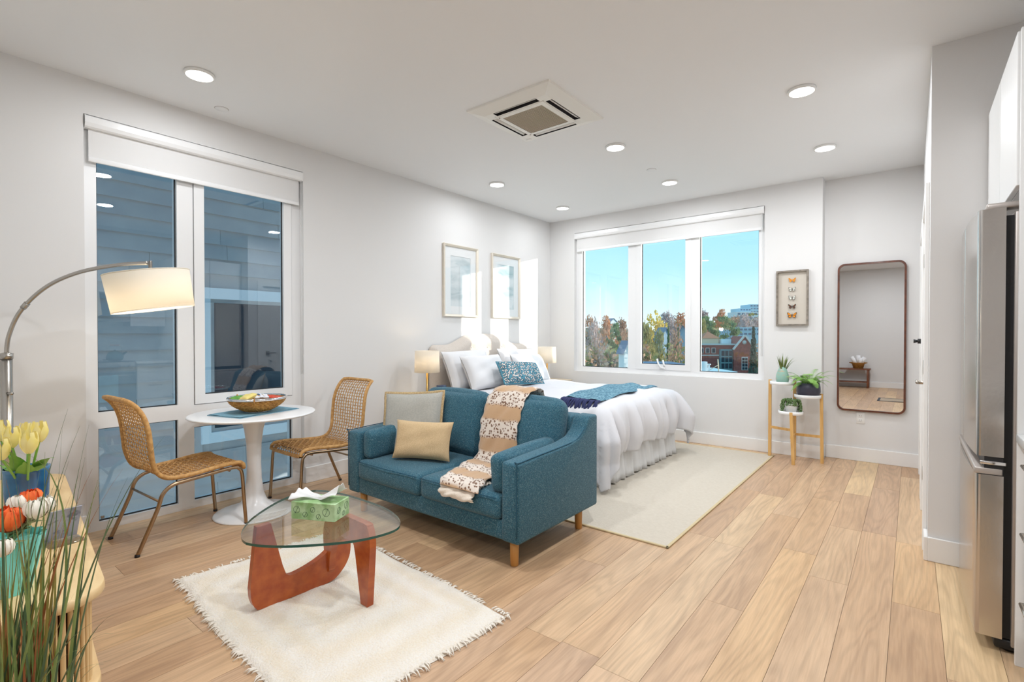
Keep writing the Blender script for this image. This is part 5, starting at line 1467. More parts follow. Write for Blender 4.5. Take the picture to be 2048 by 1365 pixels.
# tall grass plant in front of the console
mat('grass_green', srgb(122, 148, 80), 0.5, col2=srgb(152, 174, 106), scale=5)
mat('grass_dark', srgb(78, 106, 76), 0.5, col2=srgb(104, 132, 92), scale=5)
mat('grass_rust', srgb(158, 88, 50), 0.5, col2=srgb(178, 122, 70), scale=5)
mat('grass_gold', srgb(176, 158, 78), 0.5, col2=srgb(150, 146, 80), scale=5)
mat('basket_pot', srgb(206, 190, 166), 0.7, col2=srgb(186, 168, 142), scale=40)
gp = at(34, 1365, 1.06); GX, GY = gp.x, gp.y
gpot = thing('grass_pot', 'round pale pot holding the tall grass plant', 'pot', (GX, GY, 0))
MB().lathe([(0, 0), (0.10, 0), (0.12, 0.02), (0.135, 0.16), (0.13, 0.28), (0.122, 0.28), (0.125, 0.16), (0.11, 0.25), (0, 0.25)], 36).build('body', 'basket_pot', gpot)
gr_ = thing('grass_plant', 'tall green and rust grass plant in the near left corner', 'plant', (GX, GY, 0.25))
rr = random.Random(31)
tips = [(136, 818, 'd'), (160, 852, 'd'), (178, 850, 'd'), (330, 872, 'd'), (172, 925, 'r'), (185, 938, 'r'), (245, 940, 'r'), (256, 955, 'd'), (196, 960, 'g'), (200, 965, 'g'), (160, 955, 'o'), (138, 922, 'd'), (125, 855, 'd'), (170, 915, 'd'),
        (60, 900, 'g'), (20, 880, 'd'), (2, 870, 'd'), (80, 940, 'g'), (36, 970, 'r'), (12, 960, 'r'), (96, 980, 'r'), (110, 1000, 'o'), (58, 985, 'g'), (130, 1040, 'o'), (150, 990, 'r'), (118, 945, 'd'), (228, 1232, 'd'), (226, 1268, 'd'), (208, 1330, 'd'), (222, 1322, 'd'), (236, 1226, 'd'),
        (165, 1300, 'g'), (200, 1250, 'd'), (90, 905, 'g'), (105, 1070, 'o'), (140, 1130, 'd'), (25, 1010, 'g'), (-12, 930, 'g'), (-20, 1000, 'r'), (44, 1060, 'o'), (70, 1040, 'g'), (122, 1090, 'r'), (145, 1062, 'g'), (8, 1060, 'g'), (88, 1120, 'g'), (154, 1180, 'o'), (-5, 1140, 'r')]
GM = {'d': 'grass_dark', 'g': 'grass_green', 'r': 'grass_rust', 'o': 'grass_gold'}
for k, (px, py, c) in enumerate(tips):
    b = Vector((rr.uniform(-0.055, 0.045), rr.uniform(-0.06, 0.06), -0.01))
    dd = 1.02 + rr.uniform(-0.06, 0.10)
    t_ = at(px, py, dd) - Vector((GX, GY, 0.25))
    lat = math.hypot(t_.x, t_.y)
    leaf_obj('blade', gr_, GM[c], b, t_, rr.uniform(0.0042, 0.0068), sag=0.12 + 0.34 * lat, n=14, fold=0.5)
for k in range(70):
    b = Vector((rr.uniform(-0.06, 0.05), rr.uniform(-0.065, 0.065), -0.01)); a = rr.uniform(0, 2 * PI); l = rr.uniform(0.01, 0.085)
    leaf_obj('blade', gr_, GM[rr.choice('ggdro')], b, b + Vector((l * math.cos(a), l * math.sin(a), rr.uniform(0.35, 0.72))), rr.uniform(0.0045, 0.0075), sag=0.05 + 0.3 * l, n=10, fold=0.5)
# one arching blade
leaf_obj('blade', gr_, 'grass_green', (0.05, 0.0, 0), at(8, 905, 1.0) - Vector((GX, GY, 0.25)), 0.008, sag=0.34, n=16, bend=(0.02, 0.16, 0.05))

# ================================================================== FRIDGE AND KITCHEN SIDE
mat('cabinet_white', srgb(232, 232, 231), 0.4)
mat('quartz', srgb(240, 240, 238), 0.2)
FX0, FY0, FY1, FH = 0.212, 2.785, 3.655, 1.80
fr = thing('refrigerator', 'tall stainless steel refrigerator with two upper doors beside the pier', 'refrigerator', (0, 0, 0))
MB().bbox(0.318, 0.92, FY0 + 0.012, FY1 - 0.012, 0.03, 1.775, bev=0.006).build('cabinet', 'steel_side', fr)
MB().box(0.292, 0.320, FY0 + 0.02, FY1 - 0.02, 0.06, 1.76).build('gasket', 'gasket_black', fr)
def fdoor(y0, y1, z0, z1, nm):
    ym, hy_ = (FY0 + FY1) / 2, (FY1 - FY0) / 2
    def xf(y): return FX0 - 0.014 * (1 - ((y - ym) / hy_) ** 2) - 0.0
    m = MB(); N = 12; r_ = 0.012
    ys = [y0, y0 + r_ * 0.3, y0 + r_] + [y0 + r_ + (y1 - y0 - 2 * r_) * i / N for i in range(1, N)] + [y1 - r_, y1 - r_ * 0.3, y1]
    ex = [r_, r_ * 0.3, 0] + [0] * (N - 1) + [0, r_ * 0.3, r_]
    vs = []
    for y, e in zip(ys, ex): vs += [(xf(y) + e, y, z0), (xf(y) + e, y, z1)]
    n_ = len(ys)
    m.add(vs, [(2 * i, 2 * i + 1, 2 * i + 3, 2 * i + 2) for i in range(n_ - 1)], 0, True)
    bk = 0.292
    m.add([(xf(y0) + r_, y0, z0), (xf(y0) + r_, y0, z1), (bk, y0, z1), (bk, y0, z0)], [(0, 1, 2, 3)])
    m.add([(xf(y1) + r_, y1, z0), (xf(y1) + r_, y1, z1), (bk, y1, z1), (bk, y1, z0)], [(0, 1, 2, 3)])
    for z in (z0, z1):
        m.add([(xf(y) + e, y, z) for y, e in zip(ys, ex)] + [(bk, y1, z), (bk, y0, z)], [tuple(range(n_ + 2))])
    m.add([(bk, y0, z0), (bk, y1, z0), (bk, y1, z1), (bk, y0, z1)], [(0, 1, 2, 3)])
    return fixn(m.build(nm, 'steel', fr))
ymid = (FY0 + FY1) / 2
fdoor(FY0, ymid - 0.003, 0.79, FH - 0.01, 'upper_door'); fdoor(ymid + 0.003, FY1, 0.79, FH - 0.01, 'upper_door')
fz = fdoor(FY0, FY1, 0.06, 0.715, 'freezer_drawer')
MB().box(0.235, 0.292, FY0 + 0.004, FY1 - 0.004, 0.715, 0.79).build('handle_recess', 'gasket_black', fz)
MB().bbox(0.206, 0.290, FY0 + 0.002, FY1 - 0.002, 0.716, 0.742, bev=0.004).build('drawer_lip', 'steel_side', fz)
MB().bbox(0.222, 0.300, FY0 - 0.002, FY0 + 0.006, 0.757, 0.772, bev=0.003).build('handle_strip', 'chrome', fz)
for y in (FY0 + 0.05, FY1 - 0.05):
    MB().bbox(0.235, 0.40, y - 0.035, y + 0.035, 1.79, 1.815, bev=0.008).build('hinge_cover', 'steel_side', fr)
MB().bbox(0.27, 0.42, FY0 + 0.02, FY1 - 0.02, 0.012, 0.055, bev=0.01).build('kick_grille', 'gasket_black', fr)
for y in (FY0 + 0.06, FY1 - 0.06):
    MB().tube([(0.32, y, 0.0), (0.32, y, 0.03)], 0.02, 12).build('foot', 'gasket_black', fr)
oc = thing('fridge_cabinet', 'white cabinet surround with tall side panel above the refrigerator', 'cabinet', (0, 0, 0))
MB().box(0.335, XK - 0.004, 2.745, YP - 0.003, 1.86, 2.46).build('body', 'cabinet_white', oc)
for y0, y1 in ((2.748, 3.218), (3.224, YP - 0.005)):
    MB().bbox(0.314, 0.334, y0, y1, 1.862, 2.458, bev=0.002, seg=1, smooth=False).build('door', 'cabinet_white', oc)
MB().bbox(0.322, XK - 0.004, 2.722, 2.742, 0.0, 2.46, bev=0.001, seg=1, smooth=False).build('side_panel', 'cabinet_white', oc)
def drawers(y0, y1, lb, n=3):
    t = thing('base_cabinet', lb, 'cabinet', (0, 0, 0), group='white base cabinets of the kitchen run')
    MB().box(0.365, XK - 0.004, y0, y1, 0.10, 0.868).build('body', 'cabinet_white', t)
    MB().box(0.42, XK - 0.004, y0, y1, 0.0, 0.10).build('toe_kick', 'gasket_black', t)
    hs_ = [0.105, 0.36, 0.615, 0.865] if n == 3 else [0.105, 0.865]
    for a, b in zip(hs_, hs_[1:]):
        d = MB().bbox(0.345, 0.365, y0 + 0.003, y1 - 0.003, a + 0.002, b - 0.003, bev=0.002, seg=1, smooth=False).build('drawer' if n == 3 else 'door', 'cabinet_white', t)
        zc = b - 0.06; ym_ = (y0 + y1) / 2
        MB().tube([(0.345, ym_ - 0.08, zc), (0.318, ym_ - 0.08, zc), (0.318, ym_ + 0.08, zc), (0.345, ym_ + 0.08, zc)], 0.006, 8).build('pull', 'nickel', d)
    return t
drawers(2.272, 2.72, 'white drawer cabinet between the range and the refrigerator panel')
drawers(0.90, 1.498, 'white drawer cabinet just left of the range', 3)
drawers(0.30, 0.898, 'white cabinet at the near end of the kitchen run', 1)
wt = thing('worktop', 'white quartz worktop beside the refrigerator panel', 'worktop', (0, 0, 0), group='quartz worktops')
MB().bbox(0.318, XK - 0.004, 2.266, 2.720, 0.869, 0.900, bev=0.003).build('slab', 'quartz', wt)
wt = thing('worktop', 'white quartz worktop on the near side of the range', 'worktop', (0, 0, 0), group='quartz worktops')
MB().bbox(0.318, XK - 0.004, 0.30, 1.502, 0.869, 0.900, bev=0.003).build('slab', 'quartz', wt)
rg = thing('kitchen_range', 'stainless steel range with black oven door in the kitchen run', 'range', (0, 0, 0))
mat('black_glass', (0.01, 0.012, 0.015), 0.05)
MB().bbox(0.36, XK - 0.01, 1.506, 2.262, 0.02, 0.90, bev=0.004).build('body', 'steel_side', rg)
MB().bbox(0.36, XK - 0.01, 1.506, 2.262, 0.902, 0.912, bev=0.003).build('cooktop', 'black_glass', rg)
MB().bbox(0.325, 0.36, 1.51, 2.258, 0.78, 0.905, bev=0.006).build('control_panel', 'steel', rg)
od = MB().bbox(0.335, 0.36, 1.512, 2.256, 0.22, 0.76, bev=0.004).build('oven_door', 'black_glass', rg)
MB().tube([(0.335, 1.56, 0.72), (0.292, 1.56, 0.72), (0.292, 2.21, 0.72), (0.335, 2.21, 0.72)], 0.011, 10).build('handle', 'steel', od)
MB().bbox(0.337, 0.36, 1.512, 2.256, 0.04, 0.20, bev=0.004).build('warming_drawer', 'steel', rg)
for y in (1.58, 1.68, 2.09, 2.19):
    MB().tube([(0.326, y, 0.845), (0.296, y, 0.845)], [0.024, 0.02], 16).build('knob', 'steel', rg)
for x, y in ((0.53, 1.72), (0.53, 2.06), (0.82, 1.72), (0.82, 2.06)):
    q = torus(0.07, 0.006, 0.925, 24, 6); q.build('burner_grate', 'gasket_black', rg, (x, y, 0))
mat('kettle_teal', srgb(60, 110, 118), 0.25); mat('kettle_wood', srgb(196, 140, 96), 0.5)
kt_ = thing('kettle', 'dark teal kettle with wooden handle on the range', 'kettle', (0.53, 2.06, 0.931))
MB().lathe([(0, 0), (0.085, 0), (0.10, 0.02), (0.10, 0.05), (0.08, 0.10), (0.045, 0.125), (0.012, 0.13), (0.012, 0.145), (0, 0.15)], 32).build('body', 'kettle_teal', kt_)
MB().tube([(0, 0.07, 0.06), (0, 0.12, 0.10), (0, 0.14, 0.115)], [0.022, 0.014, 0.011], 10).build('spout', 'kettle_teal', kt_)
hb_ = MB().tube(bez([(0, -0.08, 0.10), (0, -0.075, 0.19), (0, 0, 0.215), (0, 0.075, 0.19), (0, 0.08, 0.10)], 6), 0.004, 8).build('handle_wire', 'chrome', kt_)
MB().tube([(0, -0.055, 0.209), (0, 0.055, 0.209)], 0.012, 10).build('grip', 'kettle_wood', hb_)
mat('towel_teal', srgb(110, 168, 184), 0.95, bump=0.3, bscale=150)
tl = thing('dish_towel', 'pale teal towel hanging on the oven handle', 'towel', (0, 0, 0))
MB().grid(lambda u, v: (0.276 + 0.004 * math.sin(14 * v) if u < 0.48 else (0.276 + 0.032 * (u - 0.48) / 0.04 if u < 0.52 else 0.308 + 0.003 * math.sin(11 * v)), 1.82 + 0.22 * v, 0.36 + 0.375 * (u / 0.5) if u < 0.5 else 0.735 - 0.30 * (u - 0.5) / 0.5), 60, 16).build('cloth', 'towel_teal', tl)
uc = None
for k, (y0, y1, lb) in enumerate(((2.272, 2.72, 'white wall cabinet between the hood and the refrigerator'), (0.90, 1.498, 'white wall cabinet just left of the hood'), (0.30, 0.898, 'white wall cabinet at the near end of the kitchen run'))):
    t = thing('wall_cabinet', lb, 'cabinet', group='white wall cabinets of the kitchen run')
    MB().box(0.665, XK - 0.004, y0, y1, 1.42, 2.30).build('body', 'cabinet_white', t)
    MB().bbox(0.645, 0.665, y0 + 0.003, y1 - 0.003, 1.42, 2.30, bev=0.002, seg=1, smooth=False).build('door', 'cabinet_white', t)
hd_ = thing('range_hood', 'stainless range hood with microwave above the cooktop', 'hood')
MB().bbox(0.60, XK - 0.004, 1.506, 2.262, 1.48, 1.90, bev=0.005).build('body', 'steel', hd_)
MB().bbox(0.592, 0.60, 1.53, 2.06, 1.52, 1.88, bev=0.003).build('door_glass', 'black_glass', hd_)
MB().tube([(0.60, 2.10, 1.54), (0.57, 2.10, 1.54), (0.57, 2.10, 1.86), (0.60, 2.10, 1.86)], 0.008, 8).build('handle', 'steel', hd_)
t = thing('wall_cabinet', 'short white wall cabinet above the range hood', 'cabinet', group='white wall cabinets of the kitchen run')
MB().box(0.665, XK - 0.004, 1.506, 2.262, 1.905, 2.30).build('body', 'cabinet_white', t)
MB().bbox(0.645, 0.665, 1.509, 2.259, 1.905, 2.30, bev=0.002, seg=1, smooth=False).build('door', 'cabinet_white', t)

# bench, basket and mat that the mirror shows
bn = thing('entry_bench', 'low brown wooden bench by the wall seen in the mirror', 'bench', (-1.35, -2.60, 0))
mat('bench_wood', srgb(128, 76, 48), 0.45, col2=srgb(106, 60, 36), scale=5, stretch=(1, 6, 6))
MB().bbox(-0.60, 0.58, -0.17, 0.17, 0.44, 0.47, bev=0.004).build('seat', 'bench_wood', bn)
for sx_ in (-0.55, 0.53):
    for sy in (-0.14, 0.14): MB().bbox(sx_ - 0.02, sx_ + 0.02, sy - 0.02, sy + 0.02, 0, 0.44, bev=0.003).build('leg', 'bench_wood', bn)
for k in range(4): MB().bbox(-0.57, 0.55, -0.135 + k * 0.075, -0.085 + k * 0.075, 0.13, 0.15, bev=0.003).build('slat', 'bench_wood', bn)
bk_ = thing('towel_basket', 'brown wicker basket of towels on the bench seen in the mirror', 'basket', (-1.02, -2.60, 0.47))
MB().lathe([(0, 0), (0.10, 0), (0.13, 0.11), (0.19, 0.14), (0.19, 0.146), (0.125, 0.12), (0, 0.10)], 32).build('basket', 'seagrass', bk_)
mat('towel_white', srgb(240, 240, 242), 0.95, bump=0.3, bscale=120)
for k, (a, ln_) in enumerate(((-28, 0.20), (0, 0.22), (26, 0.19), (10, 0.16))):
    t = thing('rolled_towel', ['rolled white towel leaning left in the basket seen in the mirror', 'upright rolled white towel in the basket seen in the mirror', 'rolled white towel leaning right in the basket seen in the mirror', 'short rolled white towel at the front of the basket seen in the mirror'][k], 'towel', (-1.02 + (k - 1) * 0.045 if k < 3 else -0.99, -2.60 + (0.05 if k == 3 else 0), 0.575), group='rolled towels')
    d = Vector((math.sin(R(a)), 0, math.cos(R(a))))
    MB().tube([d * 0.0, d * ln_], 0.045, 16).build('roll', 'towel_white', t)
mat('mat_dark', srgb(60, 66, 76), 0.9); mat('mat_weave', srgb(176, 160, 140), 0.95, bump=0.3, bscale=200)
fm = thing('floor_mat', 'thin woven floor mat with dark border near the kitchen seen in the mirror', 'mat', (-0.10, -0.05, 0))
MB().bbox(-0.42, 0.40, -0.30, 0.30, 0.0005, 0.006, bev=0.002).build('weave', 'mat_weave', fm)
for a in ((-0.42, -0.38, -0.30, 0.30), (0.36, 0.40, -0.30, 0.30), (-0.38, 0.36, -0.30, -0.26), (-0.38, 0.36, 0.26, 0.30)):
    MB().bbox(*a, 0.0005, 0.0075, bev=0.002).build('border', 'mat_dark', fm)
# ================================================================== OUTSIDE
mat('ground_far', srgb(132, 122, 96), 0.95, col2=srgb(104, 108, 74), scale=0.05)
mat('siding', srgb(180, 178, 178), 0.7, col2=srgb(168, 167, 170), scale=3, vary=0.05)
mat('ext_trim', srgb(226, 234, 240), 0.6)
mat('far_glass', srgb(40, 52, 66), 0.1)
mat('bark', srgb(104, 86, 72), 0.9)
rf = MB().box(XL - 0.22, XK + 3.5, YF - 0.1, YB + 0.24, CEIL + 0.15, 5.6).build('roof', 'siding'); struct(rf)  # unseen upper mass, added to keep sun off the house across the gap

# clapboard house across the gap
XN = -7.5
nb = thing('clapboard_house', 'blue-grey clapboard house close outside the tall window', 'building', (XN, 0, 0))
MB().box(-0.6, -0.02, -6.0, 9.0, -14, 7.0).build('wall_core', 'siding', nb)
sdm = {}
rr = random.Random(2)
wy0, wy1, wz0, wz1 = 2.66, 4.30, -0.19, 1.93
bh = 0.205
def board(y0, y1, z):
    if y1 - y0 < 0.05: return
    m = MB(); L_ = y1 - y0 - 0.004
    m.add([(0.004, -L_ / 2, bh + 0.02), (0.004, L_ / 2, bh + 0.02), (0.026, L_ / 2, 0), (0.026, -L_ / 2, 0), (-0.02, -L_ / 2, bh + 0.02), (-0.02, L_ / 2, bh + 0.02), (-0.02, L_ / 2, 0), (-0.02, -L_ / 2, 0)],
          [(0, 3, 2, 1), (4, 5, 6, 7), (3, 7, 6, 2), (0, 1, 5, 4), (0, 4, 7, 3), (1, 2, 6, 5)])
    fixn(m.build('clapboard', 'siding', nb, (0, (y0 + y1) / 2, z)))
z = -3.0
while z < 5.6:
    y = -3.0 - rr.uniform(0, 2.5)
    while y < 8.0:
        y1 = y + 3.66
        a, b = y, min(y1, 8.0)
        if wz0 - bh < z < wz1:
            board(a, min(b, wy0 + 0.02), z) if a < wy0 else None
            board(max(a, wy1 - 0.02), b, z) if b > wy1 else None
        else: board(a, b, z)
        y = y1
    z += bh
nw = frame_rect(MB(), 'x', 0.0, 0.055, wy0, wy1, wz0, wz1, 0.115, 0.145, 0.15).build('window_trim', 'ext_trim', nb)
frame_rect(MB(), 'x', 0.0, 0.035, wy0 + 0.115, wy1 - 0.115, wz0 + 0.145, wz1 - 0.15, 0.05).build('sash', 'siding', nw)
MB().box(0.0, 0.012, wy0 + 0.165, wy1 - 0.165, wz0 + 0.19, wz1 - 0.20).build('pane', 'far_glass', nb)

# ground and wooded hill seen through the wide window
def terr(x, y):
    d = math.hypot(x, y)
    s = max(0.0, min(1.0, (d - 190) / 230)); s = s * s * (3 - 2 * s)
    return -14 + 21.5 * s + s * (2.0 * math.sin(x * 0.016 + 1.0) + 1.6 * math.sin(x * 0.037 + y * 0.01))
m = MB()
m.grid(lambda u, v: (lambda a, d: (d * math.cos(a), d * math.sin(a), terr(d * math.cos(a), d * math.sin(a))))(R(20 + 110 * u), 9 + 560 * v ** 1.6), 60, 40)
gd = m.build('ground', 'ground_far'); struct(gd)

def leaf_mat(name, c1, c2): mat(name, c1, 0.8, col2=c2, scale=0.6, vary=0.12, trans=0.25, spec=0.1)
leaf_mat('fol_brown', srgb(210, 166, 136), srgb(186, 146, 124))
leaf_mat('fol_rust', srgb(220, 158, 114), srgb(200, 140, 104))
leaf_mat('fol_yellow', srgb(242, 212, 104), srgb(222, 186, 92))
leaf_mat('fol_olive', srgb(184, 172, 112), srgb(156, 154, 100))
leaf_mat('fol_pine', srgb(146, 166, 120), srgb(120, 146, 110))
leaf_mat('fol_spruce', srgb(98, 114, 98), srgb(80, 98, 90))
leaf_mat('fol_mauve', srgb(206, 182, 176), srgb(184, 160, 156))
def leaf_card(m, c, s, rr):
    a = Vector((rr.gauss(0, 1), rr.gauss(0, 1), rr.gauss(0, 1))).normalized(); b = a.orthogonal().normalized()
    b = (Matrix.Rotation(rr.uniform(0, 6.28), 3, a) @ b); d = a.cross(b)
    m.v += [tuple(c + b * s), tuple(c + d * s * 0.8), tuple(c - b * s), tuple(c - d * s * 0.8)]
    n_ = len(m.v); m.f.append((n_ - 4, n_ - 3, n_ - 2, n_ - 1)); m.mi.append(0); m.sm.append(False)
def crown_round(seed, n=1500, dens=1.0):
    rr = random.Random(seed); m = MB(); cl_ = []
    for k in range(34):
        a, h = rr.uniform(0, 2 * PI), rr.uniform(0.18, 0.97); r_ = 0.42 * math.sin(min(1, 0.18 + 0.8 * h) * PI) ** 0.6 * rr.uniform(0.4, 1)
        cl_.append((Vector((r_ * math.cos(a), r_ * math.sin(a), h)), rr.uniform(0.08, 0.15)))
    for i in range(n):
        c, q = rr.choice(cl_); v = Vector((rr.gauss(0, 1), rr.gauss(0, 1), rr.gauss(0, 1))).normalized() * q * rr.uniform(0.6, 1.1)
        leaf_card(m, c + v, rr.uniform(0.018, 0.038) * dens, rr)
    return m
def crown_conifer(seed, n=1600, wide=0.2):
    rr = random.Random(seed); m = MB()
    for i in range(n):
        h = rr.uniform(0.06, 1.0) ** 0.9; lay = 0.75 + 0.25 * math.sin(h * 60); r_ = wide * (1 - h) ** 0.85 * lay * rr.uniform(0.45, 1.0) + 0.004; a = rr.uniform(0, 2 * PI)
        leaf_card(m, Vector((r_ * math.cos(a), r_ * math.sin(a), h - r_ * 0.35)), rr.uniform(0.014, 0.028), rr)
    return m
def crown_pine(seed, n=1500):
    rr = random.Random(seed); m = MB(); cl_ = []
    for k in range(22):
        h = 0.3 + 0.68 * k / 21; a = rr.uniform(0, 2 * PI); r_ = 0.34 * (1 - 0.75 * (h - 0.3)) * rr.uniform(0.5, 1)
        cl_.append((Vector((r_ * math.cos(a), r_ * math.sin(a), h)), rr.uniform(0.08, 0.14)))
    for i in range(n):
        c, q = rr.choice(cl_); v = Vector((rr.gauss(0, 1), rr.gauss(0, 1), rr.gauss(0, 0.35))); v = v.normalized() * q * rr.uniform(0.3, 1.2); v.z *= 0.45
        leaf_card(m, c + v, rr.uniform(0.018, 0.034), rr)
    return m
def twigs(seed):
    rr = random.Random(seed); m = MB()
    m.tube([(0, 0, 0), (0.01, 0, 0.35), (0, 0.01, 0.6)], [0.022, 0.016, 0.008], 5)
    for k in range(34):
        z0 = rr.uniform(0.2, 0.6); a = rr.uniform(0, 6.28); l = rr.uniform(0.2, 0.42)
        p1 = Vector((l * 0.5 * math.cos(a), l * 0.5 * math.sin(a), z0 + l * 0.55)); p2 = Vector((l * math.cos(a), l * math.sin(a), min(1.0, z0 + l * rr.uniform(0.8, 1.2))))
        m.tube([(0, 0, z0), p1, p2], [0.007, 0.005, 0.002], 3, caps=False)
    return m
CR = {}
def crowns(kind, mt):
    key = (kind, mt)
    if key not in CR:
        f_ = {'round': lambda s: crown_round(s), 'conifer': lambda s: crown_conifer(s), 'pine': lambda s: crown_pine(s), 'bare': lambda s: crown_round(s, 900, 0.8)}[kind]
        CR[key] = [f_(s + len(mt)).mesh('crown', mt) for s in (3, 8)]
    return CR[key]
TRK = twigs(4).mesh('trunk', 'bark')
tk = random.Random(9)
def tree(px, ptop, d, wpx, kind, mt, lb, zb=None, grp='trees beyond the wide window'):
    top_ = at(px, ptop, d); g = terr(top_.x, top_.y) if zb is None else zb
    h = top_.z - g
    t = thing('tree', lb, 'tree', (top_.x, top_.y, g), tk.uniform(0, 6.28), grp)
    wm = wpx * d / FPX * (1.0 if kind == 'conifer' else 1.35)
    nat = {'round': 0.98, 'bare': 0.98, 'conifer': 0.4, 'pine': 0.82}[kind]
    o = bpy.data.objects.new('crown', tk.choice(crowns(kind, mt))); COL.objects.link(o); o.parent = t
    o.scale = (wm / nat, wm / nat, h)
    k = bpy.data.objects.new('trunk', TRK); COL.objects.link(k); k.parent = t; k.scale = (wm * 0.9, wm * 0.9, h * 0.95)
    return t
TREES = [
    (1308, 634, 150, 56, 'round', 'fol_yellow', 'broad golden yellow tree in the middle window pane'),
    (1293, 652, 108, 40, 'round', 'fol_olive', 'tall olive green tree at the left of the middle pane'),
    (1318, 664, 112, 30, 'round', 'fol_olive', 'olive tree just right of the tall one in the middle pane'),
    (1352, 672, 92, 44, 'bare', 'fol_brown', 'bare brown tree low at the right of the middle pane'),
    (1337, 656, 118, 22, 'conifer', 'fol_pine', 'slender conifer near the houses in the middle pane'),
    (1356, 657, 122, 18, 'conifer', 'fol_pine', 'small conifer right beside the pale gable in the middle pane'),
    (1330, 628, 240, 40, 'round', 'fol_mauve', 'mauve leafless tree on the ridge of the middle pane'),
    (1362, 626, 250, 34, 'round', 'fol_rust', 'rust red tree on the ridge at the right of the middle pane'),
    (1345, 640, 200, 36, 'round', 'fol_mauve', 'mauve tree behind the houses in the middle pane'),
    (1228, 648, 110, 32, 'pine', 'fol_pine', 'dark green pine in the left window pane'),
    (1205, 658, 105, 30, 'bare', 'fol_brown', 'bare brown tree left of the pine in the left pane'),
    (1248, 662, 120, 26, 'bare', 'fol_brown', 'bare brown tree right of the pine in the left pane'),
    (1188, 650, 130, 34, 'round', 'fol_mauve', 'mauve tree at the far left of the left pane'),
    (1214, 640, 210, 38, 'round', 'fol_rust', 'rust tree on the slope in the left pane'),
    (1242, 642, 220, 34, 'round', 'fol_brown', 'brown tree on the slope at the right of the left pane'),
    (1175, 640, 230, 40, 'round', 'fol_brown', 'brown tree on the slope behind the left jamb'),
    (1418, 634, 170, 44, 'pine', 'fol_pine', 'large spreading pine above the brick school'),
    (1457, 634, 175, 46, 'pine', 'fol_pine', 'wide blue-green pine right of the first above the brick school'),
    (1405, 642, 160, 32, 'round', 'fol_olive', 'olive tree at the left of the right pane'),
    (1440, 626, 230, 40, 'round', 'fol_rust', 'rust coloured tree on the ridge behind the pines'),
    (1402, 624, 240, 44, 'round', 'fol_mauve', 'mauve tree on the ridge at the left of the right pane'),
    (1492, 636, 220, 40, 'round', 'fol_mauve', 'mauve tree below the far office block'),
    (1512, 640, 225, 36, 'round', 'fol_mauve', 'mauve tree at the right edge below the far office block'),
    (1507, 655, 92, 40, 'conifer', 'fol_spruce', 'tall dark spruce at the right edge of the right pane'),
    (1404, 668, 150, 26, 'bare', 'fol_brown', 'bare brown tree in front of the brick school'),
    (1385, 640, 190, 40, 'round', 'fol_olive', 'olive tree hidden by the right mullion'),
    (1270, 650, 140, 40, 'round', 'fol_brown', 'brown tree hidden by the left mullion'),
]
for a in TREES: tree(*a)
# the rest of the wooded hillside
m = MB(); m2 = MB(); m3 = MB(); rr = random.Random(77)
for k in range(1100):
    a = R(34 + 76 * rr.random()); d = rr.uniform(160, 430)
    x, y = d * math.cos(a), d * math.sin(a); g = terr(x, y); h = rr.uniform(6, 10); w = rr.uniform(3.5, 6.5)
    mm = rr.choice((m, m, m2, m3))
    for j in range(50):
        v = Vector((rr.gauss(0, 1), rr.gauss(0, 1), rr.gauss(0, 1))).normalized()
        leaf_card(mm, Vector((x + v.x * w, y + v.y * w, g + h * 0.55 + v.z * h * 0.45)), rr.uniform(0.7, 1.5), rr)
for k in range(420):                          # lower wood nearer the houses
    d = rr.uniform(98, 190); px = rr.uniform(900, 1700)
    if 1385 < px < 1540 and d < 165: continue
    p = at(px, 671, d); w = rr.uniform(1.8, 3.4); h = rr.uniform(8, 13.5); g = -14
    mm = rr.choice((m, m, m2, m3, m3))
    for j in range(70):
        v = Vector((rr.gauss(0, 1), rr.gauss(0, 1), rr.gauss(0, 1))).normalized()
        leaf_card(mm, Vector((p.x + v.x * w, p.y + v.y * w, g + h * 0.6 + v.z * h * 0.4)), rr.uniform(0.35, 0.7), rr)
for q, mt, lb in ((m, 'fol_brown', 'brown autumn woodland covering the far hillside'), (m2, 'fol_mauve', 'mauve leafless woodland mixed over the far hillside'), (m3, 'fol_olive', 'olive green woodland mixed over the far hillside')):
    o = q.build('woodland', mt); tag(o, lb, 'woodland'); stuff(o)

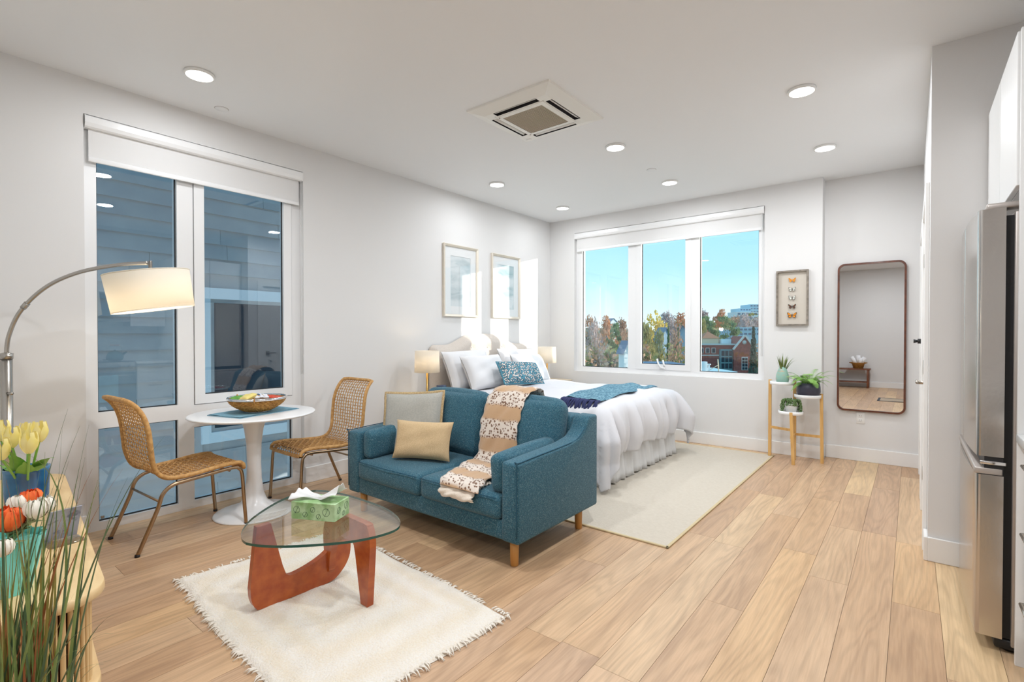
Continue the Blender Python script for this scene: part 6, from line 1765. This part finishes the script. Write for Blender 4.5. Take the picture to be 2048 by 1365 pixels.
# houses among the trees
mat('house_blue', srgb(150, 176, 196), 0.7); mat('house_white', srgb(226, 230, 232), 0.7); mat('house_cream', srgb(236, 222, 196), 0.7)
mat('roof_slate', srgb(112, 124, 146), 0.8); mat('roof_brown', srgb(150, 116, 96), 0.8)
def house(px, pridge, d, wpx, hroof, mt, rmt, rz, lb):
    top_ = at(px, pridge, d); g = min(terr(top_.x, top_.y), top_.z - 6); w = wpx * d / FPX; L_ = w * 1.4; ze = top_.z - hroof - g; zr = top_.z - g
    t = thing('house', lb, 'house', (top_.x, top_.y, g), R(rz), 'houses among the trees')
    m = MB(); m.box(-w / 2, w / 2, -L_ / 2, L_ / 2, 0, ze)
    for s in (-1, 1): m.add([(-w / 2, s * L_ / 2, ze), (w / 2, s * L_ / 2, ze), (0, s * L_ / 2, zr)], [(0, 1, 2)])
    m.build('walls', mt, t)
    m = MB(); e = 0.35; sl = hroof / (w / 2)
    for s in (-1, 1):
        P1, P2 = (s * (w / 2 + e), ze - e * sl), (0, zr)
        m.add([(P1[0], -L_ / 2 - e, P1[1]), (P1[0], L_ / 2 + e, P1[1]), (0, L_ / 2 + e, zr), (0, -L_ / 2 - e, zr), (P1[0], -L_ / 2 - e, P1[1] + 0.25), (P1[0], L_ / 2 + e, P1[1] + 0.25), (0, L_ / 2 + e, zr + 0.25), (0, -L_ / 2 - e, zr + 0.25)],
              [(0, 1, 2, 3), (7, 6, 5, 4), (0, 4, 5, 1), (1, 5, 6, 2), (3, 2, 6, 7), (0, 3, 7, 4)])
    m.build('roof', rmt, t)
    for s in (-1, 1):
        for xx in (-w * 0.22, w * 0.22):
            f_ = MB().box(xx - w * 0.09, xx + w * 0.09, s * L_ / 2 - 0.06, s * L_ / 2 + 0.06, ze * 0.72, ze * 0.72 + w * 0.26).build('window', 'house_white', t)
            MB().box(xx - w * 0.065, xx + w * 0.065, s * L_ / 2 - 0.08, s * L_ / 2 + 0.08, ze * 0.72 + w * 0.03, ze * 0.72 + w * 0.23).build('pane', 'far_glass', f_)
house(1325, 657, 140, 15, 1.5, 'house_blue', 'roof_slate', 62, 'blue-grey gabled house between the trees in the middle pane')
house(1366, 653, 135, 17, 1.8, 'house_blue', 'roof_slate', 20, 'pale blue gabled house at the right of the middle pane')
house(1210, 674, 125, 16, 1.8, 'house_cream', 'roof_slate', 40, 'cream gabled house between the bare trees in the left pane')
house(1250, 684, 95, 16, 1.6, 'house_white', 'roof_slate', 55, 'sunlit white gabled house at the right of the left pane')
house(1222, 638, 300, 14, 1.8, 'house_white', 'roof_slate', 60, 'tiny white house on the ridge in the left pane')

# brick school in the right pane
mat('brick_red', srgb(176, 92, 80), 0.85, col2=srgb(150, 76, 68), scale=1.6, vary=0.03)
mat('stone_trim', srgb(214, 208, 204), 0.7); mat('hip_roof', srgb(196, 128, 96), 0.8); mat('lantern_wall', srgb(232, 200, 168), 0.7); mat('bay_teal', srgb(120, 152, 158), 0.5)
DB = 140.0
def bp_(px, py, d=DB): return at(px, py, d)
xr = _r.copy()                                 # the school faces the viewer's building
c0 = bp_(1440, 690)
sch = thing('brick_school', 'red brick school with gable, round window and small hip-roofed lantern', 'building', (c0.x, c0.y, -14), math.atan2(_r.y, _r.x) + R(0))
k_ = DB / FPX
def sx2(px): return (px - 1440) * k_
def sz2(py): return at(1440, py, DB).z + 14
MB().box(sx2(1380), sx2(1480), 0, 14, 0, sz2(691)).build('wall', 'brick_red', sch)
MB().box(sx2(1379), sx2(1481), -0.25, 14.2, sz2(691), sz2(688)).build('cornice', 'stone_trim', sch)
MB().box(sx2(1380), sx2(1480), -0.12, 0.0, sz2(712), sz2(710)).build('string_course', 'stone_trim', sch)
m = MB(); ga, gb_, gp_ = sx2(1463), sx2(1503), sx2(1484)
vs = [(ga, 0, 0), (gb_, 0, 0), (gb_, 0, sz2(698)), (gp_, 0, sz2(673)), (ga, 0, sz2(698))]
vs = [(x, -1.6, z_) for x, _, z_ in vs] + [(x, 6, z_) for x, _, z_ in vs]
m.add(vs, [(0, 1, 2, 3, 4), (9, 8, 7, 6, 5)] + [(i, 5 + i, 5 + (i + 1) % 5, (i + 1) % 5) for i in range(5)])
fixn(m.build('gable_wall', 'brick_red', sch))
for a, b in (((ga - 0.3, sz2(699)), (gp_, sz2(671))), ((gp_, sz2(671)), (gb_ + 0.3, sz2(699)))):
    MB().tube([(a[0], -1.7, a[1]), (b[0], -1.7, b[1])], 0.32, 4, smooth=False).build('gable_coping', 'stone_trim', sch)
MB().tube([(gp_ - 0.1, -1.75, sz2(685)), (gp_ - 0.1, -1.55, sz2(685))], 0.55, 20).build('round_window', 'stone_trim', sch)
aw = MB().box(gp_ - 0.85, gp_ + 0.85, -1.75, -1.55, sz2(740), sz2(714)).build('tall_window', 'stone_trim', sch)
for i in range(2):
    for j in range(4):
        MB().box(gp_ - 0.7 + i * 0.78, gp_ - 0.06 + i * 0.78, -1.8, -1.7, sz2(739) + j * 0.85, sz2(739) + 0.7 + j * 0.85).build('pane', 'far_glass', aw)
bay = MB().box(sx2(1438), sx2(1462), -1.0, 0, 0, sz2(699)).build('bay', 'bay_teal', sch)
for i in range(3):
    for j in range(3):
        MB().box(sx2(1440) + i * 1.05, sx2(1440) + 0.85 + i * 1.05, -1.06, -0.98, sz2(737) + j * 1.75, sz2(737) + 1.4 + j * 1.75).build('pane', 'far_glass', bay)
for px in (1403, 1415, 1427):
    wv = MB().box(sx2(px) - 0.55, sx2(px) + 0.55, -0.1, 0, sz2(707), sz2(696)).build('window', 'stone_trim', sch)
    MB().box(sx2(px) - 0.42, sx2(px) + 0.42, -0.14, -0.08, sz2(706), sz2(697)).build('pane', 'far_glass', wv)
lan = MB().box(sx2(1416), sx2(1449), 4, 8.4, sz2(691), sz2(677)).build('lantern', 'lantern_wall', sch)
m = MB(); x0, x1, zA, zB = sx2(1414), sx2(1451), sz2(677), sz2(663)
m.add([(x0, 3.6, zA), (x1, 3.6, zA), (x1, 8.8, zA), (x0, 8.8, zA), ((x0 + x1) / 2, 6.2, zB)], [(0, 1, 4), (1, 2, 4), (2, 3, 4), (3, 0, 4), (3, 2, 1, 0)])
m.build('hip_roof', 'hip_roof', lan)
MB().bbox(sx2(1452), sx2(1472), 3, 5.5, sz2(689), sz2(679), bev=0.05).build('roof_unit', 'house_white', sch)
# nearer flat roof and rooftop gear
fr_ = thing('flat_roof_building', 'low building with a blue-grey flat roof below the middle pane', 'building', tuple(at(1334, 730, 62)), math.atan2(_r.y, _r.x))
MB().box(-2.7, 2.7, -1, 8, -14 - at(1334, 730, 62).z, -0.15).build('walls', 'siding', fr_)
MB().box(-2.85, 2.85, -1.15, 8.15, -0.15, 0.0).build('roof', 'roof_slate', fr_)
gr2 = at(1414, 743, 50)
ru = thing('rooftop_unit', 'white rooftop ventilation unit at the lower left of the right pane', 'rooftop unit', (gr2.x, gr2.y, gr2.z), math.atan2(_r.y, _r.x))
MB().bbox(-0.65, 0.05, 0, 0.6, 0, 0.95, bev=0.03).build('casing', 'house_white', ru)
MB().tube([(0.3, 0.3, 0), (0.3, 0.3, 0.62)], 0.11, 12).tube([(0.3, 0.3, 0.62), (0.3, 0.3, 0.72)], 0.2, 12).build('vent_pipe', 'house_white', ru)
pb = at(1440, 746, 50)
rp_ = thing('flat_roof', 'white parapet roof edge under the rooftop unit', 'roof', (pb.x, pb.y, pb.z), math.atan2(_r.y, _r.x))
MB().box(-2.6, 1.6, -0.3, 6, -14 - pb.z, 0.12).build('parapet', 'house_white', rp_)
MB().tube([(-0.05, 0.2, 0.12), (-0.12, 0.25, 1.35)], 0.06, 6).tube([(-0.1, 0.2, 0.75), (-0.95, 0.3, 0.25)], 0.04, 6).build('timber_props', 'lantern_wall', rp_)
# office blocks on the skyline
mat('office_blue', srgb(176, 206, 220), 0.5); mat('office_white', srgb(232, 226, 226), 0.6)
def office(px0, px1, py0, py1, d, mt, lb, rows, cols):
    a = at((px0 + px1) / 2, py1, d); t = thing('office_block', lb, 'building', (a.x, a.y, a.z), math.atan2(_r.y, _r.x), 'office blocks on the skyline')
    w = (px1 - px0) * d / FPX; h = (py1 - py0) * d / FPX
    MB().box(-w / 2, w / 2, 0, 20, -12, h).build('block', mt, t)
    for i in range(cols):
        for j in range(rows):
            MB().box(-w / 2 + w * (i + 0.18) / cols, -w / 2 + w * (i + 0.82) / cols, -0.15, 0, h * (j + 0.25) / rows, h * (j + 0.7) / rows).build('window', 'roof_slate', t)
office(1500, 1530, 609, 632, 470, 'office_blue', 'tall pale blue office block on the skyline of the right pane', 4, 5)
office(1480, 1502, 617, 634, 465, 'office_blue', 'lower pale blue office block left of the tall one', 3, 4)
office(1474, 1515, 624, 640, 455, 'office_white', 'white building in front of the skyline office blocks', 2, 5)
office(1478, 1530, 655, 672, 205, 'office_blue', 'long pale building behind the dark spruce', 2, 6)
